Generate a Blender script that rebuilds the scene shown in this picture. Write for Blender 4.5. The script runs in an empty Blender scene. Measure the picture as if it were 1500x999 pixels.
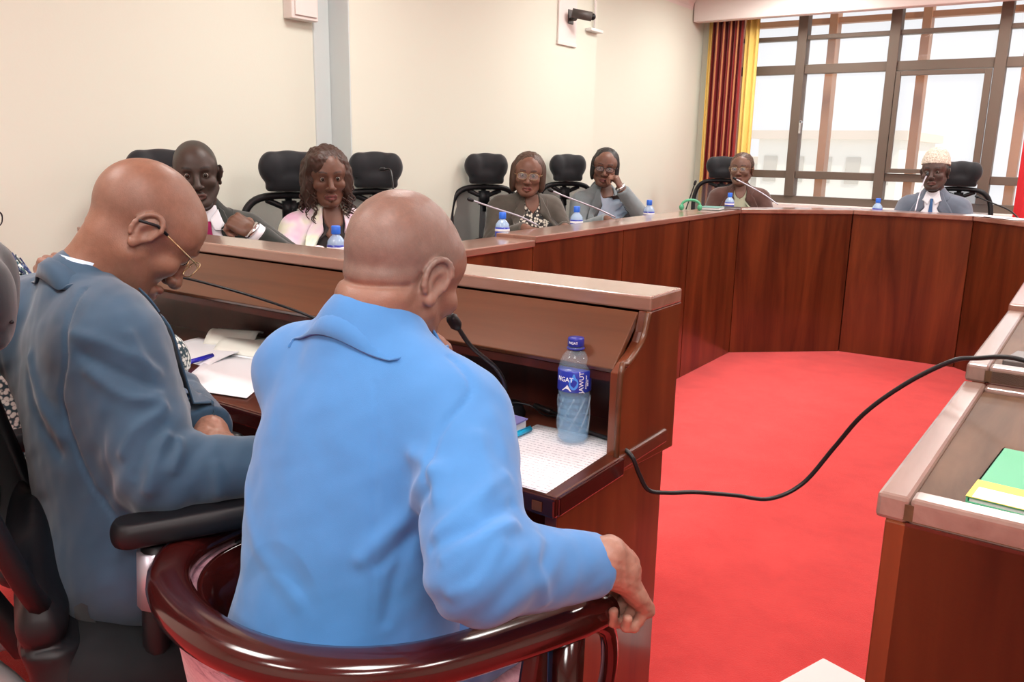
import bpy, math, random
import numpy as np
from mathutils import Matrix, Vector
random.seed(7); rng = np.random.default_rng(7)
R = math.radians
sc = bpy.context.scene
COL = sc.collection

# ------------------------------------------------------------------ camera
W_PX, F_PX = 1500.0, 1230.15
cam_d = bpy.data.cameras.new('camera'); cam = bpy.data.objects.new('camera', cam_d); COL.objects.link(cam)
cam_d.sensor_fit = 'HORIZONTAL'; cam_d.sensor_width = 36.0; cam_d.lens = 36.0 * F_PX / W_PX
cam_d.clip_start = .05; cam_d.clip_end = 300
cam.location = (0, 0, 1.28)
_h, _p, _r = .5993643, .2239535, .0184956
_m = (Matrix.Rotation(_h, 3, 'Z') @ Matrix.Rotation(math.pi / 2 - _p, 3, 'X') @ Matrix.Rotation(_r, 3, 'Z'))
cam.rotation_euler = _m.to_euler()
sc.camera = cam

# ------------------------------------------------------------------ sky, lamps, exposure
world = bpy.data.worlds.new('sky'); sc.world = world; world.use_nodes = True
_b = world.node_tree.nodes['Background']; _b.inputs[0].default_value = (.96, .97, 1, 1); _b.inputs[1].default_value = .92
sc.view_settings.view_transform = 'Standard'; sc.view_settings.look = 'None'
sc.view_settings.gamma = 1; sc.view_settings.use_curve_mapping = False
sc.view_settings.exposure = 0.16
CEIL = 2.62
def area(name, loc, size, energy, col=(1, .975, .93), rot=(0, 0, 0), sy=None):
    l = bpy.data.lights.new(name, 'AREA'); l.shape = 'RECTANGLE'; l.size = size; l.size_y = sy or size
    l.energy = energy; l.color = col
    o = bpy.data.objects.new(name, l); COL.objects.link(o); o.location = loc; o.rotation_euler = rot
    return o
LAMPS = [(-2.0, .2), (-.3, .2), (1.4, .2), (-2.0, 2.6), (-.3, 2.6), (1.4, 2.6), (-2.0, 5.0), (-.3, 5.0), (1.4, 5.0), (-1.2, -1.4), (.8, -1.4), (-2.1, 6.75), (-.3, 6.75), (1.4, 6.75)]  # row nearest the window is added to brighten the far corner
for lx, ly in LAMPS:
    area('ceiling_lamp_light', (lx, ly, CEIL - .035), .6, 21, sy=.6)
# the photographer's flash, above the camera
area('camera_flash', (.12, -.12, 1.62), .22, 3, (1, .98, .95), (R(76), 0, R(36)), .14)

# ------------------------------------------------------------------ materials
MATS = {}
def mat(name, col=(.5, .5, .5), rough=.5, metal=0, spec=.5, coat=0, emit=None, trans=0, alpha=1, sheen=0, ior=1.45):
    m = bpy.data.materials.new(name); m.use_nodes = True; b = m.node_tree.nodes['Principled BSDF']
    b.inputs['Base Color'].default_value = (*col, 1); b.inputs['Roughness'].default_value = rough
    b.inputs['Metallic'].default_value = metal; b.inputs['Specular IOR Level'].default_value = spec
    b.inputs['Coat Weight'].default_value = coat; b.inputs['Coat Roughness'].default_value = .12
    b.inputs['Transmission Weight'].default_value = trans; b.inputs['Alpha'].default_value = alpha
    b.inputs['Sheen Weight'].default_value = sheen; b.inputs['IOR'].default_value = ior
    if emit: b.inputs['Emission Color'].default_value = (*emit[0], 1); b.inputs['Emission Strength'].default_value = emit[1]
    MATS[name] = m; return m
def nodes(m): return m.node_tree.nodes, m.node_tree.links, m.node_tree.nodes['Principled BSDF']
def mapping(m, scale=(1, 1, 1), rot=(0, 0, 0)):
    n, l, b = nodes(m); tc = n.new('ShaderNodeTexCoord'); mp = n.new('ShaderNodeMapping')
    mp.inputs['Scale'].default_value = scale; mp.inputs['Rotation'].default_value = rot
    l.new(tc.outputs['Object'], mp.inputs[0]); return mp
def noise(m, vec, scale, detail=4, rough=.55, dist=0):
    n, l, b = nodes(m); t = n.new('ShaderNodeTexNoise'); t.inputs['Scale'].default_value = scale
    t.inputs['Detail'].default_value = detail; t.inputs['Roughness'].default_value = rough; t.inputs['Distortion'].default_value = dist
    l.new(vec.outputs[0], t.inputs['Vector']); return t
def ramp(m, src, stops, out=None):
    n, l, b = nodes(m); r = n.new('ShaderNodeValToRGB'); e = r.color_ramp.elements
    e[0].position, e[0].color = stops[0][0], (*stops[0][1], 1); e[1].position, e[1].color = stops[-1][0], (*stops[-1][1], 1)
    for p, c in stops[1:-1]:
        x = e.new(p); x.color = (*c, 1)
    l.new(src, r.inputs[0]); l.new(r.outputs[0], out or b.inputs['Base Color']); return r
def bump(m, src, dist, strength=1):
    n, l, b = nodes(m); k = n.new('ShaderNodeBump'); k.inputs['Distance'].default_value = dist; k.inputs['Strength'].default_value = strength
    l.new(src, k.inputs['Height']); l.new(k.outputs[0], b.inputs['Normal']); return k
def wood(name, dark, light, scale, rough=.28, coat=.35, mid=None):
    m = mat(name, light, rough, coat=coat); mp = mapping(m, scale)
    t = noise(m, mp, 1, 6, .6, .6)
    mid = mid or tuple((a + b) / 2 for a, b in zip(dark, light))
    ramp(m, t.outputs[0], [(.3, dark), (.5, mid), (.72, light)]); return m
def cloth(name, c, var=.15, rough=.8, sheen=.3, weave=1200, bd=.0003):
    m = mat(name, c, rough, spec=.25, sheen=sheen); mp = mapping(m)
    t = noise(m, mp, 14, 3); ramp(m, t.outputs[0], [(.3, tuple(x * (1 - var) for x in c)), (.7, tuple(min(1, x * (1 + var)) for x in c))])
    t2 = noise(m, mp, weave, 2); bump(m, t2.outputs[0], bd, .6); return m

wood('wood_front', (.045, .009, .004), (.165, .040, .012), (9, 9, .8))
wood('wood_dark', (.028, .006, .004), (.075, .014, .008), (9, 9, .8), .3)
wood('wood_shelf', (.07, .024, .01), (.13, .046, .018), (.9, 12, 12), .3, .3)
wood('wood_cap', (.2, .1, .07), (.34, .19, .14), (1.2, 9, 9), .25, .8)  # window sheen put into the lightened colour of both cap woods
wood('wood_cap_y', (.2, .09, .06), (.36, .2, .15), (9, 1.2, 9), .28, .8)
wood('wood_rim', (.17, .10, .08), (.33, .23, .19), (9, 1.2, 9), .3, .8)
wood('wood_tray', (.055, .028, .014), (.16, .088, .048), (14, 1.6, 9), .5, .0)
wood('wood_work', (.05, .012, .007), (.11, .03, .015), (1.2, 9, 9), .3, .4)
wood('wood_rail', (.020, .003, .003), (.05, .007, .006), (3, 3, 3), .14, .6)
mat('black_plastic', (.008, .008, .010), .45, spec=.35); mat('black_rubber', (.01, .01, .01), .7); mat('grey_plastic', (.35, .36, .38), .4)
mat('chrome', (.7, .7, .72), .18, 1); mat('dark_metal', (.03, .03, .03), .35, .8); mat('silver_paint', (.45, .44, .5), .35, .5)
cloth('black_cloth', (.008, .009, .011), .2, .8, .05); cloth('headrest_black', (.010, .011, .014), .2, .6, .3)
MATS['wood_tray'].node_tree.nodes['Principled BSDF'].inputs['Specular IOR Level'].default_value = .2
m = mat('mesh_back', (.1, .1, .105), .8, alpha=.62)
m = mat('carpet', (.7, .03, .03), .95, spec=.1, sheen=.25); mp = mapping(m); t = noise(m, mp, 5, 8, .7); t2 = noise(m, mp, 240, 3, .7)
ramp(m, t.outputs[0], [(.25, (.60, .034, .034)), (.75, (.80, .065, .06))]); bump(m, t2.outputs[0], .004, .7)
m = mat('wall_cream', (.715, .735, .64), .75, spec=.2); mp = mapping(m); t = noise(m, mp, 90, 3); bump(m, t.outputs[0], .0006, .4)
m = mat('wall_grey', (.6, .66, .66), .75, spec=.2)
mat('ceiling_white', (.82, .78, .75), .8); mat('cornice', (.78, .72, .69), .7)
mat('window_metal', (.15, .115, .09), .45, .3); mat('post_sunlit', (.42, .2, .1), .5, .2)  # window glare lightens the frame colour; warm sunlight is in the post colour
m = mat('glass', (.9, .95, 1), .02, spec=.5, alpha=.05)
mat('paper', (.86, .87, .9), .75); mat('paper_warm', (.8, .8, .72), .7)
mat('blue_cap', (.03, .16, .75), .35); mat('navy_cap', (.02, .03, .28), .35); mat('navy_label', (.02, .04, .38), .35, coat=.3); mat('sky_label', (.07, .28, .8), .35)
mat('white_print', (.9, .92, .95), .5); mat('bottle_blue', (.62, .85, 1), .06, coat=1, alpha=.16); mat('water', (.16, .5, .9), .05, alpha=.22)
mat('far_bottle', (.5, .72, .95), .12, coat=.8, alpha=.6)
mat('pen_blue', (.03, .03, .55), .3); mat('pen_cyan', (.02, .42, .7), .3); mat('cable_black', (.012, .012, .013), .38)
mat('green_cover', (.08, .42, .22), .5); mat('yellow_cover', (.85, .72, .08), .5); mat('teal_cover', (.1, .25, .22), .5)
mat('purple_cover', (.25, .24, .55), .4); mat('lens_glass', (.9, .95, 1), .03, alpha=.12); mat('gold_metal', (.5, .38, .2), .3, .9)
mat('eye_white', (.42, .38, .33), .3); mat('iris', (.02, .012, .008), .2); mat('camera_body', (.07, .06, .055), .5)
mat('lamp_panel', (.9, .9, .9), .5, emit=((1, .96, .9), 3.0)); mat('box_white', (.82, .81, .79), .6); mat('flag_red', (.7, .02, .03), .7)
mat('far_wall', (.85, .83, .78), .8); mat('far_dark', (.6, .57, .52), .8); mat('far_roof', (.75, .66, .58), .8); mat('ground_far', (.8, .8, .76), .9)  # distance haze put into these lightened colours
mat('socket_plate', (.13, .125, .12), .45, .4)
cloth('coat_blue', (.06, .215, .50), .05, .75, .25); cloth('coat_steel', (.03, .07, .12), .1, .7, .3); cloth('coat_black', (.022, .027, .024), .15, .85)
cloth('coat_olive', (.085, .075, .062), .15, .85); cloth('coat_grey', (.2, .235, .25), .1, .85); cloth('coat_brown', (.085, .04, .032), .15, .85)
cloth('coat_slate', (.12, .145, .19), .1, .85); cloth('shirt_white', (.78, .8, .86), .03); cloth('shirt_blue', (.55, .68, .85), .03)
cloth('shirt_sage', (.42, .44, .32), .06); cloth('tie_magenta', (.3, .01, .09), .1); cloth('tie_navy', (.02, .07, .2), .1); cloth('tie_blue', (.05, .13, .3), .1)
cloth('trousers_dark', (.015, .018, .024), .15); cloth('pink_collar', (.6, .1, .35), .1)
m = cloth('trousers_blue', (.07, .2, .5), .08)
mat('hair_brown', (.045, .02, .013), .5); mat('hair_black', (.012, .01, .01), .5); mat('hair_auburn', (.07, .035, .022), .5); mat('cap_white', (.78, .74, .66), .8)
mat('shoe_black', (.012, .012, .012), .25)
m = mat('coat_pastel', (.8, .7, .75), .8); mp = mapping(m); t = noise(m, mp, 9, 2); ramp(m, t.outputs[0], [(.35, (.78, .5, .68)), (.5, (.85, .76, .8)), (.6, (.84, .85, .68)), (.7, (.66, .8, .72))])
m = mat('print_blouse', (.5, .5, .45), .8); mp = mapping(m); n, l, b = nodes(m); v = n.new('ShaderNodeTexVoronoi'); v.inputs['Scale'].default_value = 70; l.new(mp.outputs[0], v.inputs[0]); ramp(m, v.outputs['Distance'], [(.42, (.75, .72, .62)), (.55, (.03, .03, .03))])
m = mat('scale_print', (.7, .75, .7), .8); mp = mapping(m); n, l, b = nodes(m); v = n.new('ShaderNodeTexVoronoi'); v.inputs['Scale'].default_value = 110; l.new(mp.outputs[0], v.inputs[0]); ramp(m, v.outputs['Distance'], [(.4, (.78, .84, .8)), (.62, (.03, .07, .09))])
m = mat('navy_print', (.03, .05, .16), .7); mp = mapping(m); t = noise(m, mp, 95, 2, .5); ramp(m, t.outputs[0], [(.5, (.015, .03, .12)), (.58, (.2, .26, .42))])
m = mat('upholstery', (.5, .24, .3), .75, sheen=.4); mp = mapping(m, (6, 6, 26)); t = noise(m, mp, 3, 9, .78, 1.2); ramp(m, t.outputs[0], [(.36, (.2, .075, .11)), (.46, (.42, .19, .24)), (.62, (.56, .3, .35))]); t2 = noise(m, mapping(m), 700, 2); bump(m, t2.outputs[0], .0006, .6)
m = mat('curtain_red', (.22, .008, .008), .8, sheen=.2); mat('curtain_yellow', (.8, .55, .15), .75); mat('curtain_stripe', (.5, .2, .09), .75)
m = mat('cap_knit', (.75, .7, .62), .9); mp = mapping(m); t = noise(m, mp, 110, 2); ramp(m, t.outputs[0], [(.45, (.62, .58, .5)), (.6, (.42, .36, .29))])
# printed page: faint rows of type
m = mat('printed_page', (.86, .87, .9), .75); n, l, b = nodes(m); mp = mapping(m, (1, 1, 1)); w = n.new('ShaderNodeTexWave'); w.wave_type = 'BANDS'; w.bands_direction = 'Y'
w.inputs['Scale'].default_value = 28; l.new(mp.outputs[0], w.inputs[0]); mp2 = mapping(m, (260, 40, 1)); t = noise(m, mp2, 1, 2)
mu = n.new('ShaderNodeMath'); mu.operation = 'MULTIPLY'; l.new(w.outputs[1], mu.inputs[0]); l.new(t.outputs[0], mu.inputs[1]); ramp(m, mu.outputs[0], [(.36, (.86, .87, .9)), (.55, (.5, .52, .57))])
# skin: colour comes from the mesh (lips, brows, stubble), fine pores from noise
m = mat('skin', (.3, .15, .1), .42, spec=.45); n, l, b = nodes(m); a = n.new('ShaderNodeVertexColor'); a.layer_name = 'Col'
mp = mapping(m); t = noise(m, mp, 60, 6, .7); mx = n.new('ShaderNodeMix'); mx.data_type = 'RGBA'; mx.blend_type = 'MULTIPLY'; mx.inputs[0].default_value = 1
r = n.new('ShaderNodeValToRGB'); r.color_ramp.elements[0].position = .3; r.color_ramp.elements[0].color = (.8, .78, .76, 1); r.color_ramp.elements[1].position = .7; r.color_ramp.elements[1].color = (1.0, 1.0, 1.0, 1)
l.new(t.outputs[0], r.inputs[0]); l.new(a.outputs[0], mx.inputs[6]); l.new(r.outputs[0], mx.inputs[7]); l.new(mx.outputs[2], b.inputs['Base Color'])
t2 = noise(m, mp, 380, 3, .7); bump(m, t2.outputs[0], .0008, .5); b.inputs['Subsurface Weight'].default_value = .06; b.inputs['Subsurface Scale'].default_value = .01

# ------------------------------------------------------------------ mesh helpers
def cat(parts):
    V, Fs, o = [], [], 0
    for v, f in parts:
        v = np.asarray(v, float).reshape(-1, 3); V.append(v); Fs += [tuple(int(i) + o for i in q) for q in f]; o += len(v)
    return np.vstack(V), Fs
def box(x0, x1, y0, y1, z0, z1):
    v = [(x, y, z) for x in (x0, x1) for y in (y0, y1) for z in (z0, z1)]
    return np.array(v, float), [(0, 1, 3, 2), (4, 6, 7, 5), (0, 4, 5, 1), (2, 3, 7, 6), (0, 2, 6, 4), (1, 5, 7, 3)]
def prism(poly, a, b, axis='z'):
    n = len(poly); V = []
    for h in (a, b):
        for p, q in poly:
            V.append({'z': (p, q, h), 'x': (h, p, q), 'y': (p, h, q)}[axis])
    Fs = [tuple(range(n - 1, -1, -1)), tuple(range(n, 2 * n))] + [(i, (i + 1) % n, n + (i + 1) % n, n + i) for i in range(n)]
    return np.array(V, float), Fs
def smooth_path(pts, n=8):
    P = np.array(pts, float); P = np.vstack([2 * P[0] - P[1], P, 2 * P[-1] - P[-2]]); out = []
    for i in range(1, len(P) - 2):
        for t in np.linspace(0, 1, n, endpoint=False):
            a, b, c, d = P[i - 1:i + 3]
            out.append(.5 * (2 * b + (c - a) * t + (2 * a - 5 * b + 4 * c - d) * t * t + (3 * b - a - 3 * c + d) * t ** 3))
    out.append(P[-2]); return np.array(out)
def tube(path, r, n=8, flat=1.0, up=(0, 0, 1), closed=False):
    P = np.array(path, float); N = len(P); rr = np.full(N, r) if np.isscalar(r) else np.interp(np.linspace(0, 1, N), np.linspace(0, 1, len(r)), r)
    T = np.gradient(P, axis=0)
    if closed: T = np.roll(P, -1, 0) - np.roll(P, 1, 0)
    T /= np.linalg.norm(T, axis=1)[:, None] + 1e-9
    u = np.array(up, float); V = []
    if abs(T[0] @ u) > .95 and not closed: u = np.array([1., 0, 0])
    for i in range(N):
        s = np.cross(T[i], u); s /= np.linalg.norm(s) + 1e-9; w = np.cross(s, T[i])
        if not closed: u = w if np.allclose(up, (0, 0, 1)) and flat == 1.0 else u
        for k in range(n):
            a = 2 * math.pi * k / n; V.append(P[i] + rr[i] * (math.cos(a) * s + math.sin(a) * w * flat))
    M = N if closed else N - 1
    Fs = [(i * n + k, i * n + (k + 1) % n, ((i + 1) % N) * n + (k + 1) % n, ((i + 1) % N) * n + k) for i in range(M) for k in range(n)]
    if not closed: Fs += [tuple(range(n - 1, -1, -1)), tuple((N - 1) * n + k for k in range(n))]
    return np.array(V), Fs
def lathe(prof, n=20, c=(0, 0, 0)):
    V = [(c[0] + r * math.cos(2 * math.pi * k / n), c[1] + r * math.sin(2 * math.pi * k / n), c[2] + z) for r, z in prof for k in range(n)]
    Fs = [(i * n + k, i * n + (k + 1) % n, (i + 1) * n + (k + 1) % n, (i + 1) * n + k) for i in range(len(prof) - 1) for k in range(n)]
    Fs += [tuple(range(n - 1, -1, -1)), tuple((len(prof) - 1) * n + k for k in range(n))]
    return np.array(V, float), Fs
def ball(c, r, n=10, m=7):
    r = np.broadcast_to(r, 3); pr = [(math.sin(math.pi * (j + .01) / (m + .02)), -math.cos(math.pi * (j + .01) / (m + .02))) for j in range(m + 1)]
    v, f = lathe(pr, n); return v * r + np.array(c), f
def rot(v, a, axis='Z', c=(0, 0, 0)):
    M = np.array(Matrix.Rotation(a, 3, axis)); return (np.asarray(v) - c) @ M.T + c
def xf(g, M): return (np.c_[g[0], np.ones(len(g[0]))] @ np.asarray(M).T)[:, :3], g[1]
def frame(loc=(0, 0, 0), yaw=0, pitch=0, roll=0):
    M = Matrix.Translation(loc) @ Matrix.Rotation(yaw, 4, 'Z') @ Matrix.Rotation(pitch, 4, 'X') @ Matrix.Rotation(roll, 4, 'Y'); return np.array(M)
def mkmesh(name, V, Fs):
    me = bpy.data.meshes.new(name); V = np.asarray(V, np.float32)
    if isinstance(Fs, np.ndarray):
        k = Fs.shape[1]; me.vertices.add(len(V)); me.vertices.foreach_set('co', V.ravel()); me.loops.add(Fs.size); me.loops.foreach_set('vertex_index', Fs.astype(np.int32).ravel())
        me.polygons.add(len(Fs)); me.polygons.foreach_set('loop_start', np.arange(0, Fs.size, k, dtype=np.int32))
        me.update(calc_edges=True)
    else: me.from_pydata(V.tolist(), [], Fs)
    me.update(); return me
class Thing:
    """one top-level thing: an Empty at its base; parts are authored in the thing's own frame, or in world with world=True"""
    def __init__(s, name, label, category, loc=(0, 0, 0), yaw=0, group=None, world=False, kind=None):
        o = bpy.data.objects.new(name, None); COL.objects.link(o); o.empty_display_size = .1
        o.location = loc; o.rotation_euler = (0, 0, yaw)
        if label: o['label'] = label
        if category: o['category'] = category
        if group: o['group'] = group
        if kind: o['kind'] = kind
        s.o = o; s.M = frame(loc, yaw); s.inv = np.linalg.inv(s.M); s.world = world
    def part(s, name, g, m, parent=None, smooth=True, bevel=0, label=None, cols=None, solid=0, world=None, sub=0, kind=None):
        w = s.world if world is None else world
        V, Fs = g
        if w: V, _ = xf((np.asarray(V, float), 0), s.inv)
        me = mkmesh(name, V, Fs); me.materials.append(MATS[m] if isinstance(m, str) else m)
        return s.link(name, me, parent, smooth, bevel, label, cols, solid, sub, kind)
    def link(s, name, me, parent=None, smooth=True, bevel=0, label=None, cols=None, solid=0, sub=0, kind=None):
        o = bpy.data.objects.new(name, me); COL.objects.link(o); o.parent = parent or s.o
        if smooth: me.polygons.foreach_set('use_smooth', np.ones(len(me.polygons), bool))
        if cols is not None:
            a = me.color_attributes.new('Col', 'FLOAT_COLOR', 'POINT'); a.data.foreach_set('color', np.c_[cols, np.ones(len(cols))].astype(np.float32).ravel())
        if solid: md = o.modifiers.new('solid', 'SOLIDIFY'); md.thickness = solid; md.offset = 0
        if bevel:
            md = o.modifiers.new('bevel', 'BEVEL'); md.width = bevel; md.segments = 2; md.limit_method = 'ANGLE'; md.angle_limit = R(40)
            me.polygons.foreach_set('use_smooth', np.zeros(len(me.polygons), bool))
        if sub: md = o.modifiers.new('sub', 'SUBSURF'); md.levels = sub; md.render_levels = sub
        if label: o['label'] = label
        if kind: o['kind'] = kind
        return o
def copy_tree(o, parent=None):
    c = o.copy(); COL.objects.link(c); c.parent = parent
    for ch in list(o.children): copy_tree(ch, c)
    return c
def place(o, loc, yaw, label):
    o.location = loc; o.rotation_euler = (0, 0, yaw); o['label'] = label; return o
def struct(name, g, m, bevel=0, smooth=False):
    me = mkmesh(name, *g); me.materials.append(MATS[m]); o = bpy.data.objects.new(name, me); COL.objects.link(o); o['kind'] = 'structure'
    if smooth: me.polygons.foreach_set('use_smooth', np.ones(len(me.polygons), bool))
    if bevel: md = o.modifiers.new('bevel', 'BEVEL'); md.width = bevel; md.segments = 2
    return o
def child(o, name, g, m, bevel=0, smooth=False):
    me = mkmesh(name, *g); me.materials.append(MATS[m]); c = bpy.data.objects.new(name, me); COL.objects.link(c); c.parent = o
    if smooth: me.polygons.foreach_set('use_smooth', np.ones(len(me.polygons), bool))
    if bevel: md = c.modifiers.new('bevel', 'BEVEL'); md.width = bevel; md.segments = 2
    return c

# ------------------------------------------------------------------ distance-field modelling (smooth solids, then surface nets)
class Field:
    def __init__(s, lo, hi, h):
        s.lo = np.array(lo, float); s.h = h; s.n = np.ceil((np.array(hi) - s.lo) / h).astype(int) + 1
        s.ax = [(s.lo[i] + h * np.arange(s.n[i])).astype(np.float32) for i in range(3)]
        s.D = np.full(s.n, .25, np.float32); s.T = np.eye(4)
    def _do(s, fn, lo, hi, k, mode='u'):
        m = 2.5 * k + 4 * s.h; a = np.clip(np.floor((lo - m - s.lo) / s.h).astype(int), 0, s.n); b = np.clip(np.ceil((hi + m - s.lo) / s.h).astype(int) + 1, 0, s.n)
        if (b <= a).any(): return
        sl = tuple(slice(a[i], b[i]) for i in range(3))
        X = s.ax[0][sl[0]][:, None, None]; Y = s.ax[1][sl[1]][None, :, None]; Z = s.ax[2][sl[2]][None, None, :]
        d = fn(X, Y, Z); o = s.D[sl]
        if mode == 's': d = -d; o = -o; 
        if mode == 's':
            o = s.D[sl]; 
            if k > 0: hh = np.maximum(k - np.abs(o - d), 0) / k; s.D[sl] = np.maximum(o, d) + hh * hh * k * .25
            else: s.D[sl] = np.maximum(o, d)
        else:
            if k > 0: hh = np.maximum(k - np.abs(o - d), 0) / k; s.D[sl] = np.minimum(o, d) - hh * hh * k * .25
            else: s.D[sl] = np.minimum(o, d)
    def ell(s, c, r, Rm=None, k=.01, mode='u'):
        c = s.T[:3, :3] @ np.array(c, float) + s.T[:3, 3]; A = s.T[:3, :3] @ (np.eye(3) if Rm is None else Rm); r = np.broadcast_to(r, 3).astype(float)
        ext = np.sqrt(((A * r) ** 2).sum(1))
        def fn(X, Y, Z):
            x, y, z = X - c[0], Y - c[1], Z - c[2]; q = 0; w = 0
            for i in range(3):
                u = (x * A[0, i] + y * A[1, i] + z * A[2, i]) / r[i]; q = q + u * u; w = w + (u / r[i]) ** 2
            q = np.sqrt(q); return q * (q - 1) / np.sqrt(w + 1e-12)
        s._do(fn, c - ext, c + ext, k, mode)
    def cone(s, a, b, ra, rb, k=.01, mode='u'):
        a = s.T[:3, :3] @ np.array(a, float) + s.T[:3, 3]; b = s.T[:3, :3] @ np.array(b, float) + s.T[:3, 3]; ba = b - a; L = ba @ ba + 1e-9; rm = max(ra, rb)
        def fn(X, Y, Z):
            x, y, z = X - a[0], Y - a[1], Z - a[2]; t = np.clip((x * ba[0] + y * ba[1] + z * ba[2]) / L, 0, 1)
            return np.sqrt((x - t * ba[0]) ** 2 + (y - t * ba[1]) ** 2 + (z - t * ba[2]) ** 2) - (ra + (rb - ra) * t)
        s._do(fn, np.minimum(a, b) - rm, np.maximum(a, b) + rm, k, mode)
    def chain(s, P, rs, k=.006, mode='u'):
        for i in range(len(P) - 1): s.cone(P[i], P[i + 1], rs[i], rs[i + 1], k, mode)
    def cut(s, p, d, rad=.08):
        """cut a limb off square at p, removing what lies along d"""
        p = np.array(p, float); d = np.array(d, float) / np.linalg.norm(d)
        def fn(X, Y, Z):
            pl = (X - p[0]) * d[0] + (Y - p[1]) * d[1] + (Z - p[2]) * d[2]; c = p + d * rad * .7
            sp = np.sqrt((X - c[0]) ** 2 + (Y - c[1]) ** 2 + (Z - c[2]) ** 2) - rad
            return np.maximum(-pl, sp)
        s._do(fn, p - rad * 1.8, p + rad * 1.8, 0, 's')
    def sample(s, P):
        q = np.clip((np.asarray(P) - s.lo) / s.h, 0, s.n - 1.001); i = q.astype(int); f = q - i; o = 0
        for dx in (0, 1):
            for dy in (0, 1):
                for dz in (0, 1):
                    w = (f[:, 0] if dx else 1 - f[:, 0]) * (f[:, 1] if dy else 1 - f[:, 1]) * (f[:, 2] if dz else 1 - f[:, 2])
                    o = o + w * s.D[i[:, 0] + dx, i[:, 1] + dy, i[:, 2] + dz]
        return o
    def grad(s, P):
        e = s.h; g = np.stack([s.sample(P + np.eye(3)[i] * e) - s.sample(P - np.eye(3)[i] * e) for i in range(3)], 1)
        return g / (np.linalg.norm(g, axis=1)[:, None] + 1e-9)
    def project(s, P, off=.004, it=8):
        P = np.array(P, float)
        for _ in range(it): P -= s.grad(P) * (s.sample(P) - off)[:, None] * .9
        return P
    def net(s, disp=None):
        D = s.D; S = D < 0; nx, ny, nz = [k - 1 for k in D.shape]
        cnt = np.zeros((nx, ny, nz), np.int8)
        for dx in (0, 1):
            for dy in (0, 1):
                for dz in (0, 1): cnt += S[dx:nx + dx, dy:ny + dy, dz:nz + dz]
        act = (cnt > 0) & (cnt < 8); I = np.argwhere(act); idx = np.full(act.shape, -1, np.int32); idx[act] = np.arange(len(I))
        acc = np.zeros((len(I), 3)); num = np.zeros(len(I)); C = [(a, b, c) for a in (0, 1) for b in (0, 1) for c in (0, 1)]
        val = {c: D[I[:, 0] + c[0], I[:, 1] + c[1], I[:, 2] + c[2]] for c in C}
        for a in C:
            for ax in range(3):
                if a[ax]: continue
                b = list(a); b[ax] = 1; b = tuple(b); va, vb = val[a], val[b]; m = (va < 0) != (vb < 0)
                t = np.where(m, va / np.where(m, va - vb, 1), 0); p = np.tile(np.array(a, float), (len(I), 1)); p[:, ax] += t
                acc += p * m[:, None]; num += m
        V = s.lo + s.h * (I + acc / num[:, None]); Q = []
        for ax in range(3):
            u, v = [(1, 2), (2, 0), (0, 1)][ax]; sa = [slice(1, -1)] * 3; sb = [slice(1, -1)] * 3; sa[ax] = slice(0, -1); sb[ax] = slice(1, None)
            A, B = S[tuple(sa)], S[tuple(sb)]
            for fl in (0, 1):
                E = np.argwhere((A & ~B) if fl == 0 else (~A & B)); 
                E = E + 1; E[:, ax] -= 1; du = np.zeros(3, int); du[u] = 1; dv = np.zeros(3, int); dv[v] = 1
                q = [E - du - dv, E - dv, E, E - du]; q = np.stack([idx[k[:, 0], k[:, 1], k[:, 2]] for k in q], 1)
                Q.append(q if fl == 0 else q[:, ::-1])
        Q = np.vstack(Q)
        if disp is not None: V = disp(V, s.grad(V))
        return V, Q
def catnp(L):
    o = 0; V = []; Q = []; C = []
    for v, q, c in L: V.append(v); Q.append(q + o); C.append(c); o += len(v)
    return np.vstack(V), np.vstack(Q), np.vstack(C)
def segdist(P, pts):
    d = np.full(len(P), 9.); t_at = np.zeros(len(P))
    for i in range(len(pts) - 1):
        a, b = np.array(pts[i], float), np.array(pts[i + 1], float); ba = b - a; t = np.clip((P - a) @ ba / (ba @ ba + 1e-12), 0, 1)
        e = np.linalg.norm(P - a - t[:, None] * ba, axis=1); d = np.minimum(d, e)
    return d
def swirl(P, sc, seed=0):
    r = np.random.default_rng(seed); o = 0
    for k in range(5):
        a = r.normal(size=3); a = a / np.linalg.norm(a) * sc * (1 + .7 * k); b = r.normal(size=3) * sc * .8
        o = o + np.sin(P @ a + 1.6 * np.sin(P @ b + k) + r.uniform(0, 6)) / (1 + .6 * k)
    return o / 2.4
def nrm(v): v = np.array(v, float); return v / np.linalg.norm(v)
def basis(y, z):
    y = nrm(y); x = nrm(np.cross(y, z)); z = np.cross(x, y); return np.stack([x, y, z], 1)

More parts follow.
